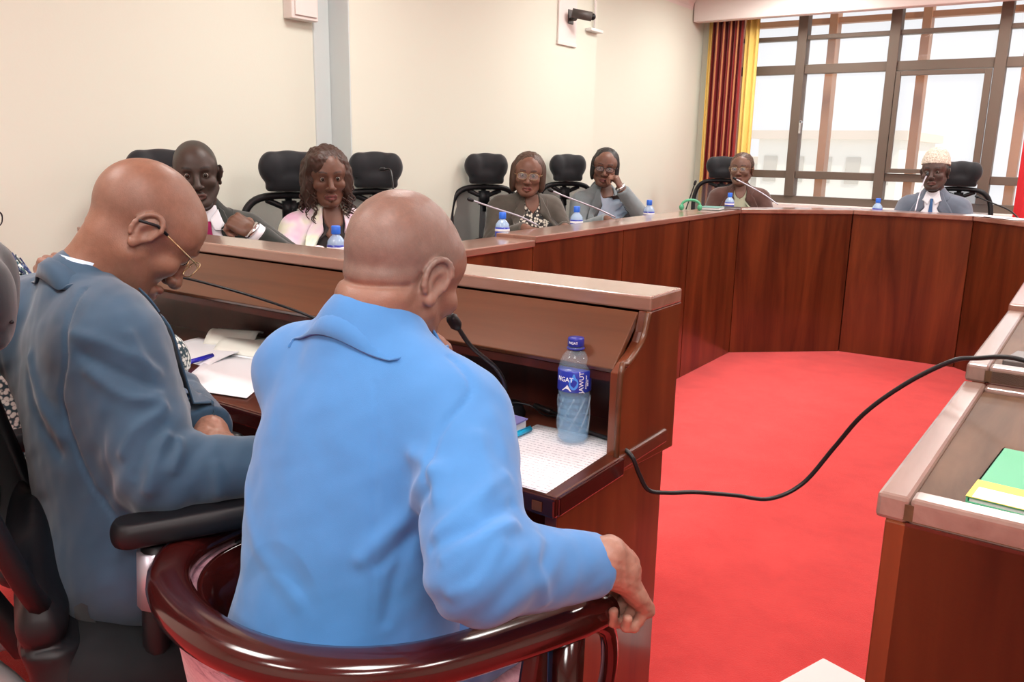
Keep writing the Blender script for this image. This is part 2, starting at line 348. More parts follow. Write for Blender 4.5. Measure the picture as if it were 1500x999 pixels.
# ------------------------------------------------------------------ people
EYE = (.031, .0735, .002)
def head_field(F, T, ww=1.0, jaw=1.0, roll=False, ear=True, bald=False, brow=1.0):
    F.T = T
    F.ell((0, -.014, .03), (.0765 * ww, .099, .087), k=0)
    F.ell((0, .018, -.04), (.060 * ww, .066, .083), k=.03)
    F.ell((0, .045, .03), (.058 * ww, .045, .06), k=.03)
    for s in (-1, 1):
        F.cone((s * .054 * ww, -.002, -.055), (s * .022, .058, -.1), .019 * jaw, .018 * jaw, .025)
        F.ell((s * .041, .056, -.028), (.026, .024, .021), k=.018)
        F.ell((s * .05, .03, .03), (.02, .04, .03), k=.02)
    F.ell((0, .069, -.103), (.024, .019, .016), k=.018)
    F.cone((-.034, .079, .021), (.034, .079, .021), .0105 * brow, .0105 * brow, .016)
    for s in (-1, 1): F.ell((s * .0315, .094, .0), (.0185, .014, .0125), k=.014, mode='s')
    for s in (-1, 1):
        F.ell((s * EYE[0], EYE[1] - .001, EYE[2] + .001), (.0165, .0138, .0145), k=.005)
        F.ell((s * EYE[0], EYE[1] + .0155, EYE[2] - .0022), (.0112, .0072, .0024), k=.0015, mode='s')
    F.cone((0, .086, .008), (0, .1075, -.034), .0075, .0115, .012)
    F.ell((0, .106, -.038), (.013, .012, .0105), k=.008)
    for s in (-1, 1):
        F.ell((s * .0145, .096, -.041), (.0095, .0105, .0085), k=.006)
        F.ell((s * .007, .104, -.05), (.004, .006, .004), k=.003, mode='s')
    F.chain([(-.025, .08, -.072), (-.012, .091, -.0665), (0, .0935, -.0675), (.012, .091, -.0665), (.025, .08, -.072)], [.004, .0072, .0072, .0072, .004], .006)
    F.chain([(-.021, .081, -.077), (0, .091, -.0815), (.021, .081, -.077)], [.005, .0092, .005], .006)
    F.chain([(-.026, .088, -.0735), (0, .1015, -.0735), (.026, .088, -.0735)], [.0016, .0022, .0016], .002, 's')
    for s in (-1, 1): F.chain([(s * .02, .1, -.046), (s * .034, .083, -.072)], [.0012, .0012], .008, 's')
    if ear:
        for s in (-1, 1):
            E = F.T @ np.array(Matrix.Translation((s * .0765 * ww, -.008, -.012)) @ Matrix.Rotation(R(-s * 24), 4, 'Z') @ Matrix.Rotation(R(-12), 4, 'X')); F.T = E
            F.ell((s * .004, -.008, 0), (.0075, .019, .03), k=.006)
            rim = [(s * .007, .010 - .0, -.004)] + [(s * .0105, -.009 + .0205 * math.cos(a), .004 + .029 * math.sin(a)) for a in np.linspace(.5, 4.2, 11)]
            F.chain(rim, [.003] + [.0042] * 11, .003)
            F.ell((s * .008, -.004, -.028), (.0058, .0085, .0095), k=.006)
            F.ell((s * .0125, -.004, -.002), (.0065, .0095, .0145), k=.004, mode='s')
            F.T = T
    if roll:
        F.ell((0, -.055, -.052), (.052, .032, .03), k=.03)
        F.chain([(-.045, -.075, -.085), (-.02, -.094, -.088), (.02, -.094, -.088), (.045, -.075, -.085)], [.0015, .003, .003, .0015], .012, 's')
    F.T = np.eye(4)
def head_paint(Vw, T, skin, o):
    """face colours: lips, dark mouth line, brows, shaved hair, beard shadow, darker skin round the eyes"""
    V = (np.c_[Vw, np.ones(len(Vw))] @ np.linalg.inv(T).T)[:, :3]; x, y, z = V.T; ax = np.abs(x)
    C = np.tile(np.array(skin, float), (len(V), 1))
    def mixin(m, c): nonlocal C; m = np.clip(m, 0, 1)[:, None]; C = C * (1 - m) + np.array(c, float) * m
    C *= (1 + .09 * swirl(V, 28, 3))[:, None]
    if o.get('stubble'):
        line = .055 - .35 * np.maximum(0, y) ; hairz = (z - (.01 + .55 * y))
        m = np.clip((hairz - .0) / .012, 0, 1) * np.clip((.058 - y) / .02, 0, 1) * (z > -.07)
        m = m * (.72 + .5 * rng.random(len(m)))
        mixin(m * o['stubble'], o.get('stubble_c', (.06, .055, .05)))
    if o.get('grey_sides'):
        m = np.clip((z + .045) / .02, 0, 1) * np.clip((.05 + .2 * ax - z) / .03, 0, 1) * np.clip((.03 - y) / .02, 0, 1)
        mixin(m * o['grey_sides'], (.2, .18, .165))
    lip = o.get('lips', tuple(np.array(skin) * np.array([.95, .62, .62])))
    mixin(np.clip((.0105 - np.abs(z + .0735 + .02 * ax)) / .002, 0, 1) * np.clip((.026 - ax) / .003, 0, 1) * (y > .078), lip)
    mixin(np.clip((.0016 - np.abs(z + .0735)) / .001, 0, 1) * (ax < .026) * (y > .078), np.array(skin) * .3)
    bz = .0235 + .006 * np.sin(np.clip((ax - .012) / .04, 0, 1) * 2.6)
    mixin(.85 * np.clip((.0038 - np.abs(z - bz)) / .0015, 0, 1) * np.clip((ax - .012) / .004, 0, 1) * np.clip((.05 - ax) / .004, 0, 1) * (y > .05), (.012, .01, .01))
    if o.get('beard'): mixin(o['beard'] * np.clip((-.045 - z) / .02, 0, 1) * (y > .01) * (1 - np.clip((.012 - np.abs(z + .0735)) / .004, 0, 1) * (ax < .026)), (.05, .04, .035))
    mixin(.5 * (np.linalg.norm((V - np.array([0, .09, 0])) * [0, 1, 1], axis=1) < .02) * np.clip((.014 - np.abs(ax - .031)) / .004, 0, 1) * (np.abs(z) < .012), np.array(skin) * .45)
    return np.clip(C, 0, 1)
def hand_field(F, T, s, curl=(.5, .6, .7, .8), thumb=.5, spread=.08, sc=1.0):
    """wrist at origin, +Y to the fingers, +Z back of the hand, the thumb on the side -s in x (s=+1 right hand seen from above)"""
    S = np.eye(4); S[:3, :3] *= sc; F.T = T; q = sc
    c = lambda p: tuple(np.array(p, float) * q)
    F.cone(c((0, -.04, 0)), c((0, .01, -.001)), .025 * q, .025 * q, .012)
    A = np.diag([1, 1, 1.])
    F.ell(c((0, .05, -.002)), c((.041, .056, .0165)), k=.014)
    bx = [-.029, -.0098, .0098, .028]; L = [(.04, .025, .021), (.045, .029, .022), (.042, .027, .021), (.033, .021, .019)]; r0 = [.0098, .0100, .0095, .0085]
    for i in range(4):
        x = s * bx[i] * q; F.cone(c((s * bx[i] * .6, .03, -.002)), (x, .088 * q, 0), .012 * q, .011 * q, .008)
        p = np.array([x, .088 * q - abs(i - 1.3) * .004 * q, 0.]); a = 0.12; P = [p]; rs = [r0[i] * q * 1.05]
        dx = s * (i - 1.5) * spread
        for j in range(3):
            a += curl[i] * (.85, 1.15, .8)[j]; d = np.array([dx, math.cos(a), -math.sin(a)]); d /= np.linalg.norm(d); p = p + d * L[i][j] * q; P.append(p); rs.append(r0[i] * q * (.95, .86, .74)[j])
        F.chain(P, rs, .0035)
    p0 = np.array([-s * -.024, .02, -.008]); p0 = np.array([-s * .024, .022, -.008]); p0[0] = s * -.024
    d1 = nrm((s * -.62, .7, -.25 - .3 * thumb)); p1 = p0 + d1 * .042; d2 = nrm((s * -.45 + s * .7 * thumb, .85, -.3 - .35 * thumb)); p2 = p1 + d2 * .032; d3 = nrm((s * -.3 + s * 1.1 * thumb, .8, -.3 - .3 * thumb)); p3 = p2 + d3 * .024
    F.chain([c(p0), c(p1), c(p2), c(p3)], [.016 * q, .0125 * q, .0105 * q, .0085 * q], .008)
    F.T = np.eye(4)
def glasses(th, T, m, parent, rim=.0012, w=.026, hgt=.017, lens=True, y=.104, tipmat=None, lower_only=False):
    def loop(cx):
        return [(cx + w * math.copysign(abs(math.cos(a)) ** .7, math.cos(a)), y - .10 * abs(cx + w * math.cos(a)) ** 1 * .6, -.002 + hgt * math.copysign(abs(math.sin(a)) ** .75, math.sin(a))) for a in np.linspace(0, 2 * math.pi, 20, endpoint=False)]
    gs = []
    for s in (-1, 1): gs.append(tube(loop(s * .032), rim, 6, closed=True, up=(0, 1, 0)))
    gs.append(tube(smooth_path([(-.008, y, .002), (0, y + .004, .005), (.008, y, .002)], 4), rim, 6))
    for s in (-1, 1): gs.append(tube([(s * (.032 + w), y - .005, .004), (s * .077, y - .022, .005), (s * .0835, .0, .008)], rim, 6))
    o = th.part('glasses', xf(cat(gs), T), m, parent)
    for s in (-1, 1): th.part('temple_tip', xf(tube([(s * .0835, .012, .008), (s * .086, -.012, .008), (s * .087, -.04, -.006)], rim * 2.3, 6), T), tipmat or m, o)
    if lens:
        L = []
        for s in (-1, 1):
            lp = loop(s * .032); L.append(([(s * .032, y + .001, -.002)] + lp, [(0, i + 1, (i + 1) % 20 + 1) for i in range(20)]))
        th.part('lens', xf(cat(L), T), 'lens_glass', o)
    return o
def local_box(P, pad): P = np.array(P); return P.min(0) - pad, P.max(0) + pad

def person(label, loc, yaw, J, skin, coat='coat_black', o=None, world=False, group=None):
    """J: joints in the person's frame (or world). o: options"""
    o = o or {}; th = Thing('person', label, 'person', loc, yaw, group); inv = th.inv
    if world: J = {k: (inv @ np.append(v, 1))[:3] for k, v in J.items()}
    J = {k: np.array(v, float) for k, v in J.items()}
    hy, hp, hr = o.get('head', (0, 0, 0)); hy = R(hy) - (yaw if world else 0)
    T = frame(J['head'], hy, R(hp), R(hr)); hs = o.get('hs', 1.0); T[:3, :3] *= 1
    near = o.get('near', False); hh = .0026 if near else .0038
    parts = []
    nb = J['neck']
    lo, hi = local_box([J['head'], nb + [0, 0, .0]], .16 if near else .155); lo[2] = min(lo[2], nb[2] - .06)
    F = Field(lo, hi, hh); head_field(F, T, o.get('ww', 1), o.get('jaw', 1), o.get('roll', False), True, brow=o.get('brow', 1))
    hn = (T @ np.array([0, -.03, -.055, 1]))[:3]; rn = o.get('rn', .054)
    F.cone(hn, nb, rn, rn * 1.12, .03); F.cone(nb, nb + [0, 0, -.05], rn * 1.1, rn * 1.3, .03)
    hd_ = None
    if o.get('roll'):
        cr = F.project((np.c_[smooth_path([(-.062, -.05, -.028), (-.03, -.09, -.039), (.005, -.10, -.043), (.04, -.085, -.038), (.062, -.055, -.028)], 5), np.ones(21)] @ T.T)[:, :3], 0); up_t = T[:3, 2]
        def hd_(P, N):
            q = segdist(P, cr); q2 = segdist(P, cr + up_t * .016); q3 = segdist(P, cr - up_t * .018)
            return P + N * (-.0042 * np.exp(-(q / .0045) ** 2) + .0028 * np.exp(-(q2 / .011) ** 2) + .0022 * np.exp(-(q3 / .011) ** 2) + .0006 * swirl(P, 90, 9))[:, None]
    V, Q = F.net(hd_); C = head_paint(V, T, skin, o)
    parts.append((V, Q, C)); headF = F
    # hands
    for s, side in ((1, 'R'), (-1, 'L')):
        hd = o.get('hand' + side)
        if hd is None: continue
        wr = J['wr' + side]; cf = wr.copy(); w2 = o.get('wrist' + side)
        if w2 is not None: wr = (inv @ np.append(w2, 1))[:3]
        B = basis(*[inv[:3, :3] @ np.array(v, float) if world else np.array(v, float) for v in hd[0]])
        HT = np.eye(4); HT[:3, :3] = B; HT[:3, 3] = wr + B[:, 1] * hd[2].get('out', .0); hc = wr + B[:, 1] * .07
        F = Field(hc - .135, hc + .135, .0024 if near else .0035); kw = {k: v for k, v in hd[2].items() if k != 'out'}
        hand_field(F, HT, s, hd[1], **kw)
        el = J['el' + side]; fa = nrm(el - cf); F.cone(cf + fa * .05, wr, .032, .027 * hd[2].get('sc', 1), .02)
        def wr_disp(P, N, HT=HT):
            return P + N * (.0011 * swirl(P, 190, 5))[:, None]
        V, Q = F.net(wr_disp if near else None); base = np.array(o.get('hand_skin', skin)); C = np.tile(base, (len(V), 1)); hl = (np.c_[V, np.ones(len(V))] @ np.linalg.inv(HT).T)[:, 2]
        C = C * (1 + .10 * swirl(V, 40, 2))[:, None]; pm = np.clip((-hl - .004) / .012, 0, 1)[:, None] * .45; C = C * (1 - pm) + np.array([.5, .27, .2]) * pm
        parts.append((V, Q, np.clip(C, 0, 1)))
    # body under the clothes
    lo, hi = local_box(list(J.values()), .12); F = Field(lo, hi, .02)
    pel, b, bw, sw = J['pelvis'], o.get('belly', 1.), o.get('bw', 1.), o.get('sleeve', 1.)
    up = nrm(nb - pel); xr = nrm(J['shR'] - J['shL']); fw = nrm(np.cross(up, xr)); A = np.stack([xr, fw, up], 1)
    sp = lambda t, f=0: pel + (nb - pel) * t + fw * f
    F.ell(sp(.62), (.13 * bw, .08, .17), A, k=0); F.ell(sp(.15), (.12, .08, .15), A, k=.06)
    for s in 'RL':
        F.cone(sp(.92), J['sh' + s], .04, .045, .03); F.cone(J['sh' + s], J['el' + s], .045, .036, .02); F.cone(J['el' + s], J['wr' + s], .036, .022, .02)
        F.cone(pel, J['kn' + s], .07, .05, .02); F.cone(J['kn' + s], J['an' + s], .045, .032, .02)
    F.cone(sp(.9), nb, .04, .04, .02); V, Q = F.net(); parts.append((V, Q, np.tile(np.array(skin), (len(V), 1))))
    V, Q, C = catnp(parts); body = th.part('body', (V, Q), 'skin', cols=C)
    # eyes
    for s in (-1, 1):
        e = th.part('eye', xf(ball((s * EYE[0], EYE[1] + .0012, EYE[2]), .0128, 14, 10), T), 'eye_white', body)
        gx = o.get('gaze', 0) * .006; th.part('iris', xf(ball((s * EYE[0] + gx, EYE[1] + .0105, EYE[2] - .0015), (.0078, .0045, .0078), 12, 8), T), 'iris', e)
    # jacket
    h = o.get('jh', .009); pts = [J[k] for k in ('pelvis', 'neck', 'shR', 'shL', 'elR', 'elL', 'wrR', 'wrL')]; lo, hi = local_box(pts, .17); lo[2] = J['pelvis'][2] - .14
    F = Field(lo, hi, h)
    F.ell(sp(.60, -.0), (.172 * bw, .115, .2), A, k=0); F.ell(sp(.25, .02), (.165 * bw, .125 * b, .19), A, k=.07)
    F.ell(sp(.0, .01), (.178 * bw, .14, .13), A, k=.06)
    F.cone(J['shR'] * .85 + J['shL'] * .15 + [0, 0, -.0], J['shL'] * .85 + J['shR'] * .15, .068, .068, .05)
    for s in 'RL':
        F.cone(sp(.9), nb + nrm(hn - nb) * .004, .072, rn + .009, .03)
        F.cone(sp(.97), J['sh' + s] * .8 + sp(1) * .2, o.get('trap', .05), .06, .04)
        a, e, w = J['sh' + s], J['el' + s], J['wr' + s]
        F.cone(a, e, .071 * sw, .062 * sw, .035); F.cone(e, w, .06 * sw, o.get('cuff', .043), .018)
        if s == 'R' and o.get('front', True): F.ell(nb + fw * .085 + up * .035, .055, k=.03, mode='s')
        if o.get('skirt'): F.ell(sp(-.12, .0), (.19 * bw, .15, .1), A, k=.05)
    for s in 'RL': F.cut(J['wr' + s], J['wr' + s] - J['el' + s])
    for f in o.get('prims', []): f(F, inv)
    FN = F
    grooves = [(F.project(smooth_path([(inv @ np.append(p, 1))[:3] if world else np.array(p) for p in pts_], 4), 0), amp, wd) for pts_, amp, wd in o.get('folds', [])]
    amp0 = o.get('wrinkle', .0025)
    def disp(P, N):
        d = amp0 * (swirl(P * [1, 1, .6], 26, 11) + .5 * swirl(P, 60, 12))
        # cloth bunches at the inside of the elbow and below the armpit
        for s in 'RL':
            e = J['el' + s]; ax_ = nrm(J['wr' + s] - J['sh' + s]); r_ = np.linalg.norm(P - e, axis=1); g = np.exp(-(r_ / .1) ** 2)
            d = d + amp0 * 1.5 * g * np.sin((P - e) @ ax_ * 150 + 2 * swirl(P, 20, 4))
            ar = J['sh' + s] * .75 + sp(.6) * .25 - [0, 0, .09]; ax2 = nrm(J['sh' + s] - sp(.3)); g = np.exp(-(np.linalg.norm(P - ar, axis=1) / .09) ** 2)
            d = d + amp0 * 1.1 * g * np.sin((P - ar) @ ax2 * 110 + 2 * swirl(P, 18, 6))
        for pts_, am, wd in grooves:
            q = segdist(P, pts_) / wd; d = d + am * np.exp(-q * q)
        return P + N * d[:, None]
    V, Q = F.net(disp); jk = th.part('jacket', (V, Q), coat, smooth=True)
    if o.get('jacket_label'): jk['label'] = o['jacket_label']
    # patches that lie on the jacket: shirt front, lapels, tie (front, in torso frame x / up)
    O = sp(.5)
    def patch(name, L, Rr, m, off=.004, n=10, parent=None, solid=.003, nm=6, world_pts=False):
        L = np.array(L, float); Rr = np.array(Rr, float)
        if not world_pts:
            cv = lambda q: sp(0) + xr * q[0] + up * q[1] + fw * float(np.interp(q[1], [H - .06, H + .03, H + .07], [.17, .09, .055]))
            L = np.array([cv(q) for q in L]); Rr = np.array([cv(q) for q in Rr])
        L = smooth_path(L, n); Rr = smooth_path(Rr, n); k = len(L)
        P = np.array([L[i] + (Rr[i] - L[i]) * t for i in range(k) for t in np.linspace(0, 1, nm)]); P = F.project(P, off)
        Fs = [(i * nm + j, i * nm + j + 1, (i + 1) * nm + j + 1, (i + 1) * nm + j) for i in range(k - 1) for j in range(nm - 1)]
        return th.part(name, (P, Fs), m, parent, solid=solid)
    H = np.linalg.norm(nb - pel)
    if o.get('front', True):
        vb = o.get('vbot', .2)
        patch('shirt', [(-.05, H + .045), (-.058, H + .0), (-.04, H * .75), (-.008, vb)], [(.05, H + .045), (.058, H + .0), (.04, H * .75), (.008, vb)], o.get('shirt', 'shirt_white'), .003, nm=9)
        if o.get('tie'): patch('tie', [(-.018, H - .01), (-.012, H - .045), (-.026, vb + .02)], [(.018, H - .01), (.012, H - .045), (.026, vb + .02)], o['tie'], .0075)
        for s in (-1, 1): patch('lapel', [(s * .055, H + .04), (s * .058, H + .0), (s * .045, H * .75), (s * .008, vb - .01)], [(s * .085, H + .03), (s * .098, H - .02), (s * .108, H * .76), (s * .02, vb - .01)], coat, .0085, parent=jk)
        if o.get('collar', True):
            for s in (-1, 1): patch('shirt_collar', [(s * .008, H - .005), (s * .05, H + .03)], [(s * .03, H - .06), (s * .07, H - .015)], o.get('shirt', 'shirt_white'), .011)
    # collar stand round the neck
    na = nrm(hn - nb + up * .02); fn_ = nrm(fw - na * (fw @ na))
    def ring(rad, dz, a0, a1, n=26, tilt=0, cy=0.0):
        P = []
        for t in np.linspace(a0, a1, n):
            q = nb + xr * rad * math.sin(t) - fn_ * (rad * math.cos(t) * 1.0 - cy) + na * (dz - tilt * (1 - math.cos(t)))
            P.append(q)
        return np.array(P)
    am = R(o.get('colang', 118))
    def band(name, rings, m, parent=None, solid=.0):
        k = len(rings[0]); P = np.vstack(rings); Fs = [(i * k + j, i * k + j + 1, (i + 1) * k + j + 1, (i + 1) * k + j) for i in range(len(rings) - 1) for j in range(k - 1)]
        return th.part(name, (P, Fs), m, parent, solid=solid)
    cz = o.get('colz', .035); r1 = rn + o.get('colgap', .014)
    r_in = ring(r1, cz - .045, -am, am, tilt=.03); r_t = ring(r1 + .003, cz, -am, am, tilt=.03); r_t2 = ring(r1 + .008, cz + .001, -am, am, tilt=.03)
    r_o = ring(r1 + .017, cz - .014, -am, am, tilt=.03); r_b = F.project(ring(r1 + .026, cz - .036, -am, am, tilt=.035), .0035)
    band('jacket_collar', [r_in, r_t, r_t2, r_o, r_b], coat, jk, .003)
    if o.get('shirt_band', True): band('shirt_collar_band', [ring(rn + .006, cz - .03, -am * 1.3, am * 1.3, tilt=.03), ring(rn + .006, cz + o.get('band_h', .012), -am * 1.3, am * 1.3, tilt=o.get('btilt', .03))], o.get('shirt', 'shirt_white'), None, .003)
    # trousers and shoes
    lo, hi = local_box([J[k] for k in ('pelvis', 'knR', 'knL', 'anR', 'anL')], .15); F2 = Field(lo, hi, .013)
    F2.ell(pel + [0, 0, -.02], (.165, .13, .11), A, k=0)
    for s, x in (('R', .09), ('L', -.09)):
        F2.cone(pel + xr * x, J['kn' + s], .088, .068, .04); F2.cone(J['kn' + s], J['an' + s] + [0, 0, .03], .066, .05, .02); F2.cut(J['an' + s] + [0, 0, .03], (0, 0, -1), .1)
    V, Q = F2.net(lambda P, N: P + N * (.003 * swirl(P, 30, 8))[:, None]); th.part('trousers', (V, Q), o.get('trousers', 'trousers_dark'))
    for s in 'RL':
        an = J['an' + s]; f = o.get('toe', np.array([0, 1, 0])); f = inv[:3, :3] @ f if world else f
        F3 = Field(an - [.2, .2, .12], an + [.2, .2, .08], .008); F3.cone(an + [0, 0, -.045], an + f * .13 + [0, 0, -.05], .036, .036, .01); F3.cone(an, an + [0, 0, -.04], .032, .036, .02)
        F3.cone(an - f * .03 + [0, 0, -.05], an, .034, .03, .02); fl = th.inv[2, 3] + 0
        def fnc(X, Y, Z, z0=an[2] - .075): return (Z - z0) + 0 * X + 0 * Y
        F3._do(fnc, F3.lo, F3.lo + F3.n * F3.h, 0, 's'); V, Q = F3.net(); th.part('shoe', (V, Q), 'shoe_black')
    th.T = T; th.F = F; th.jk = jk; th.body = body; th.J = J; th.patch = patch; th.frm = (sp, xr, fw, up); th.band = band; th.ring = ring
    return th

def seated(lean=0, elb='desk', sc_=1.0):
    """joints of a person seated at a desk, in the person's own frame (y forward, origin on the floor under the hips)"""
    d = dict(pelvis=(0, 0, .54), neck=(0, .05 + lean, 1.015), head=(0, .085 + lean, 1.15), shR=(.165, .045 + lean, .945), shL=(-.165, .045 + lean, .945),
             elR=(.225, .13 + lean, .76), elL=(-.225, .13 + lean, .76), wrR=(.12, .35 + lean, .855), wrL=(-.12, .35 + lean, .855),
             knR=(.11, .42, .53), knL=(-.11, .42, .53), anR=(.11, .4, .085), anL=(-.11, .4, .085))
    return d
FLAT = lambda s: (((-.35 * s, .93, 0), (0, 0, 1)), (.25, .3, .3, .35), dict(thumb=.2))

def hair_shell(th, T, m, prims, name='hair', h=.004, disp=None, cuts=()):
    F = Field(*local_box([T[:3, 3]], .2), h); lo = F.lo; F = Field(T[:3, 3] - [.2, .2, .24], T[:3, 3] + [.2, .2, .18], h); F.T = T
    for kind, a in prims:
        if kind == 'e': F.ell(a[0], a[1], k=a[2])
        elif kind == 'c': F.cone(a[0], a[1], a[2], a[3], a[4])
        elif kind == '-e': F.ell(a[0], a[1], k=a[2], mode='s')
    V, Q = F.net(disp or (lambda P, N: P + N * (.0025 * swirl(P * [1, 1, .12], 170, 3) + .002 * swirl(P, 40, 4))[:, None])); return th.part(name, (V, Q), m, th.body if False else None)

# ------------------------------------------------------------------ the room
YW, XR, YB = 7.6, 3.6, -3.0
struct('floor', box(-3.6, XR, YB, YW + .2, -.1, 0), 'carpet')
struct('ceiling', box(-3.6, XR + .1, YB, YW + .2, CEIL, CEIL + .1), 'ceiling_white')
struct('wall_left', box(-3.45, -3.20, YB, 2.945, 0, CEIL), 'wall_cream')
struct('trim_1', box(-3.45, -3.19, 2.945, 3.045, 0, CEIL), 'wall_grey', .006)                # painted pilaster beside the pier
struct('trim_2', box(-3.45, -3.061, 3.045, 3.052, 0, CEIL), 'wall_grey')  # thin grey skin, the pier face's shade put into its colour
struct('wall_pier', box(-3.45, -3.06, 3.052, 5.47, 0, CEIL), 'wall_cream', .004)
struct('wall_left_far', box(-3.45, -3.15, 5.47, YW + .1, 0, CEIL), 'wall_cream')
struct('wall_right', box(XR, XR + .1, YB, YW, 0, CEIL), 'wall_cream')
struct('wall_back', box(-3.6, XR, YB - .1, YB, 0, CEIL), 'wall_cream')
# low wall under the window, side return, head
struct('wall_window', cat([box(-3.45, XR, YW, YW + .2, 0, .84), box(-3.45, -2.98, YW, YW + .2, .84, CEIL), box(2.9, XR, YW, YW + .2, .84, CEIL), box(-2.98, 2.9, YW, YW + .2, 2.56, CEIL)]), 'wall_cream')
struct('trim_3', cat([box(-3.14, XR, 7.32, 7.42, 2.40, CEIL), box(-3.15, XR, 7.42, YW, 2.44, 2.47)]), 'cornice', .01)   # curtain box
def cove(x0, x1, y0, y1, along):
    P = []
    for k in range(7):
        a = k / 6 * math.pi / 2; P.append((.1 * (1 - math.sin(a)), CEIL - .1 * (1 - math.cos(a)) if 0 else CEIL - .1 * math.cos(a) * 1))
    return P
cv = [(0, CEIL - .12)] + [(.12 - .12 * math.cos(a), CEIL - .12 + .12 * math.sin(a)) for a in np.linspace(.2, math.pi / 2, 6)] + [(0, CEIL)]
g = prism([(x - 3.15, z) for x, z in cv], 5.47, 7.42, 'y'); struct('trim_4', g, 'cornice', smooth=False)
g = prism([(x - 3.06, z) for x, z in cv], 3.052, 5.47, 'y'); struct('trim_5', g, 'cornice')
struct('baseboard_left', box(-3.15, -3.13, 5.47, YW, 0, .09), 'wood_dark', .003)
struct('baseboard_window', box(-3.15, XR, YW - .02, YW, 0, .09), 'wood_dark', .003)
struct('trim_6', box(-2.98, 2.9, YW - .08, YW + .2, .82, .86), 'cornice', .004)            # sill

# window: posts, rails, casements with panes
win = struct('window_1', box(-2.98, 2.9, YW + .05, YW + .13, .86, .925), 'window_metal')
posts = [-2.98, -2.27, -1.53, -.755, .02, .76, 1.5, 2.24, 2.86]
for i, x in enumerate(posts):
    child(win, 'post', box(x - .04, x + .04, YW + .03, YW + .15, .925, 2.56), 'window_metal', .004)
for z, hh_ in ((1.11, .065), (2.0, .075), (2.26, .035)):
    for a, c in zip(posts[:-1], posts[1:]):
        child(win, 'rail', box(a + .04, c - .04, YW + .05, YW + .13, z - hh_ / 2, z + hh_ / 2), 'window_metal', .003)
for i, (a, c) in enumerate(zip(posts[:-1], posts[1:])):
    x0, x1 = a + .045, c - .045
    if i in (2, 5):
        cs = child(win, 'casement', cat([box(x0, x0 + .035, YW + .02, YW + .06, 1.15, 1.955), box(x1 - .05, x1, YW + .02, YW + .06, 1.15, 1.955), box(x0 + .035, x1 - .05, YW + .021, YW + .059, 1.15, 1.185), box(x0 + .035, x1 - .05, YW + .021, YW + .059, 1.92, 1.955)]), 'window_metal', .003)
    for z0, z1 in ((.925, 1.08), (1.14, 1.965), (2.04, 2.24), (2.28, 2.56)):
        child(win, 'pane', box(x0, x1, YW + .085, YW + .091, z0, z1), 'glass')
child(win, 'handle', cat([box(-2.215, -2.2, YW - .02, YW + .03, 1.55, 1.57), box(-2.217, -2.2, YW - .02, YW - .008, 1.46, 1.57)]), 'chrome', .003)
# the facade's outer posts, warm sunlight put into their copper colour
for x in (-2.9, -2.131, -1.376, -.607, .15, .9, 1.65):
    o = struct('trim_7', box(x - .035, x + .035, 8.05, 8.2, -.5, 3.4), 'post_sunlit', .004)
o = struct('trim_8', box(-4, 4, 8.08, 8.16, 2.42, 2.47), 'post_sunlit')
# view: ground and far buildings, haze put into their pale colours
g = struct('ground', box(-80, 90, 8.5, 200, -9, -8.5), 'ground_far')
def far_building(label, x0, x1, y, z0, z1, nwin, nfl):
    th = Thing('building', label, 'building', ((x0 + x1) / 2, y, -8.5))
    th.world = True
    th.part('wall', box(x0, x1, y, y + 12, -8.5, z1), 'far_wall', smooth=False)
    th.part('roof', box(x0 - .4, x1 + .4, y - .4, y + 12.4, z1, z1 + .5), 'far_roof', smooth=False)
    w = (x1 - x0) / nwin
    for f in range(nfl):
        for k in range(nwin):
            th.part('window', box(x0 + k * w + w * .25, x0 + (k + 1) * w - w * .25, y - .06, y + .02, z1 - 1.0 - f * 2.9 - 1.5, z1 - 1.0 - f * 2.9), 'far_dark', smooth=False)
far_building('pale low building far off beyond the window between the two seated people', -17.5, -9.5, 52, -8.5, 2.2, 5, 3)
far_building('pale long building far off beyond the window, lower and left of the other', -28, -18.5, 62, -8.5, .6, 6, 2)
# the sunlight that warms the facade
sl = bpy.data.lights.new('sun', 'SUN'); sl.energy = 2.2; sl.angle = .02; sl.color = (1, .9, .75); so = bpy.data.objects.new('sun', sl); COL.objects.link(so); so.rotation_euler = (R(38), 0, R(70))

# curtains
def curtain(label, x0, x1, y, z0, z1, m, stripes=None, n=7, amp=.03, group=None):
    th = Thing('curtain', label, 'curtain', ((x0 + x1) / 2, y, 0), world=True)
    N = n * 10; V = []; 
    for z in (z0, (z0 * 2 + z1) / 3, z1):
        for i in range(N + 1):
            t = i / N; V.append((x0 + (x1 - x0) * t, y + amp * math.sin(t * n * 2 * math.pi) * (1.15 - .25 * (z - z0) / (z1 - z0)), z))
    Fs = [(r * (N + 1) + i, r * (N + 1) + i + 1, (r + 1) * (N + 1) + i + 1, (r + 1) * (N + 1) + i) for r in range(2) for i in range(N)]
    th.part('drape', (V, Fs), m, solid=.004)
    th.part('hem', box(x0, x1, y - amp, y + amp, z0 - .01, z0 + .01), m, smooth=False)
    return th
cu = curtain('deep red and gold striped curtain drawn back at the left end of the window', -3.02, -2.735, 7.5, .05, 2.44, 'curtain_red', n=5)
for k in range(4):   # gold bands woven in the folds
    t = (k + .75) / 4.6; x = -3.02 + .285 * t
    cu.part('stripe', cat([box(x, x + .014, 7.464, 7.4675, .06, 2.44)]), 'curtain_stripe', smooth=False)
curtain('plain yellow curtain hanging beside the red striped one', -2.73, -2.61, 7.53, .05, 2.44, 'curtain_yellow', n=2, amp=.018)
curtain('narrow yellow curtain edge between the left wall and the red curtain', -3.065, -3.03, 7.52, .05, 2.44, 'curtain_yellow', n=1, amp=.012)
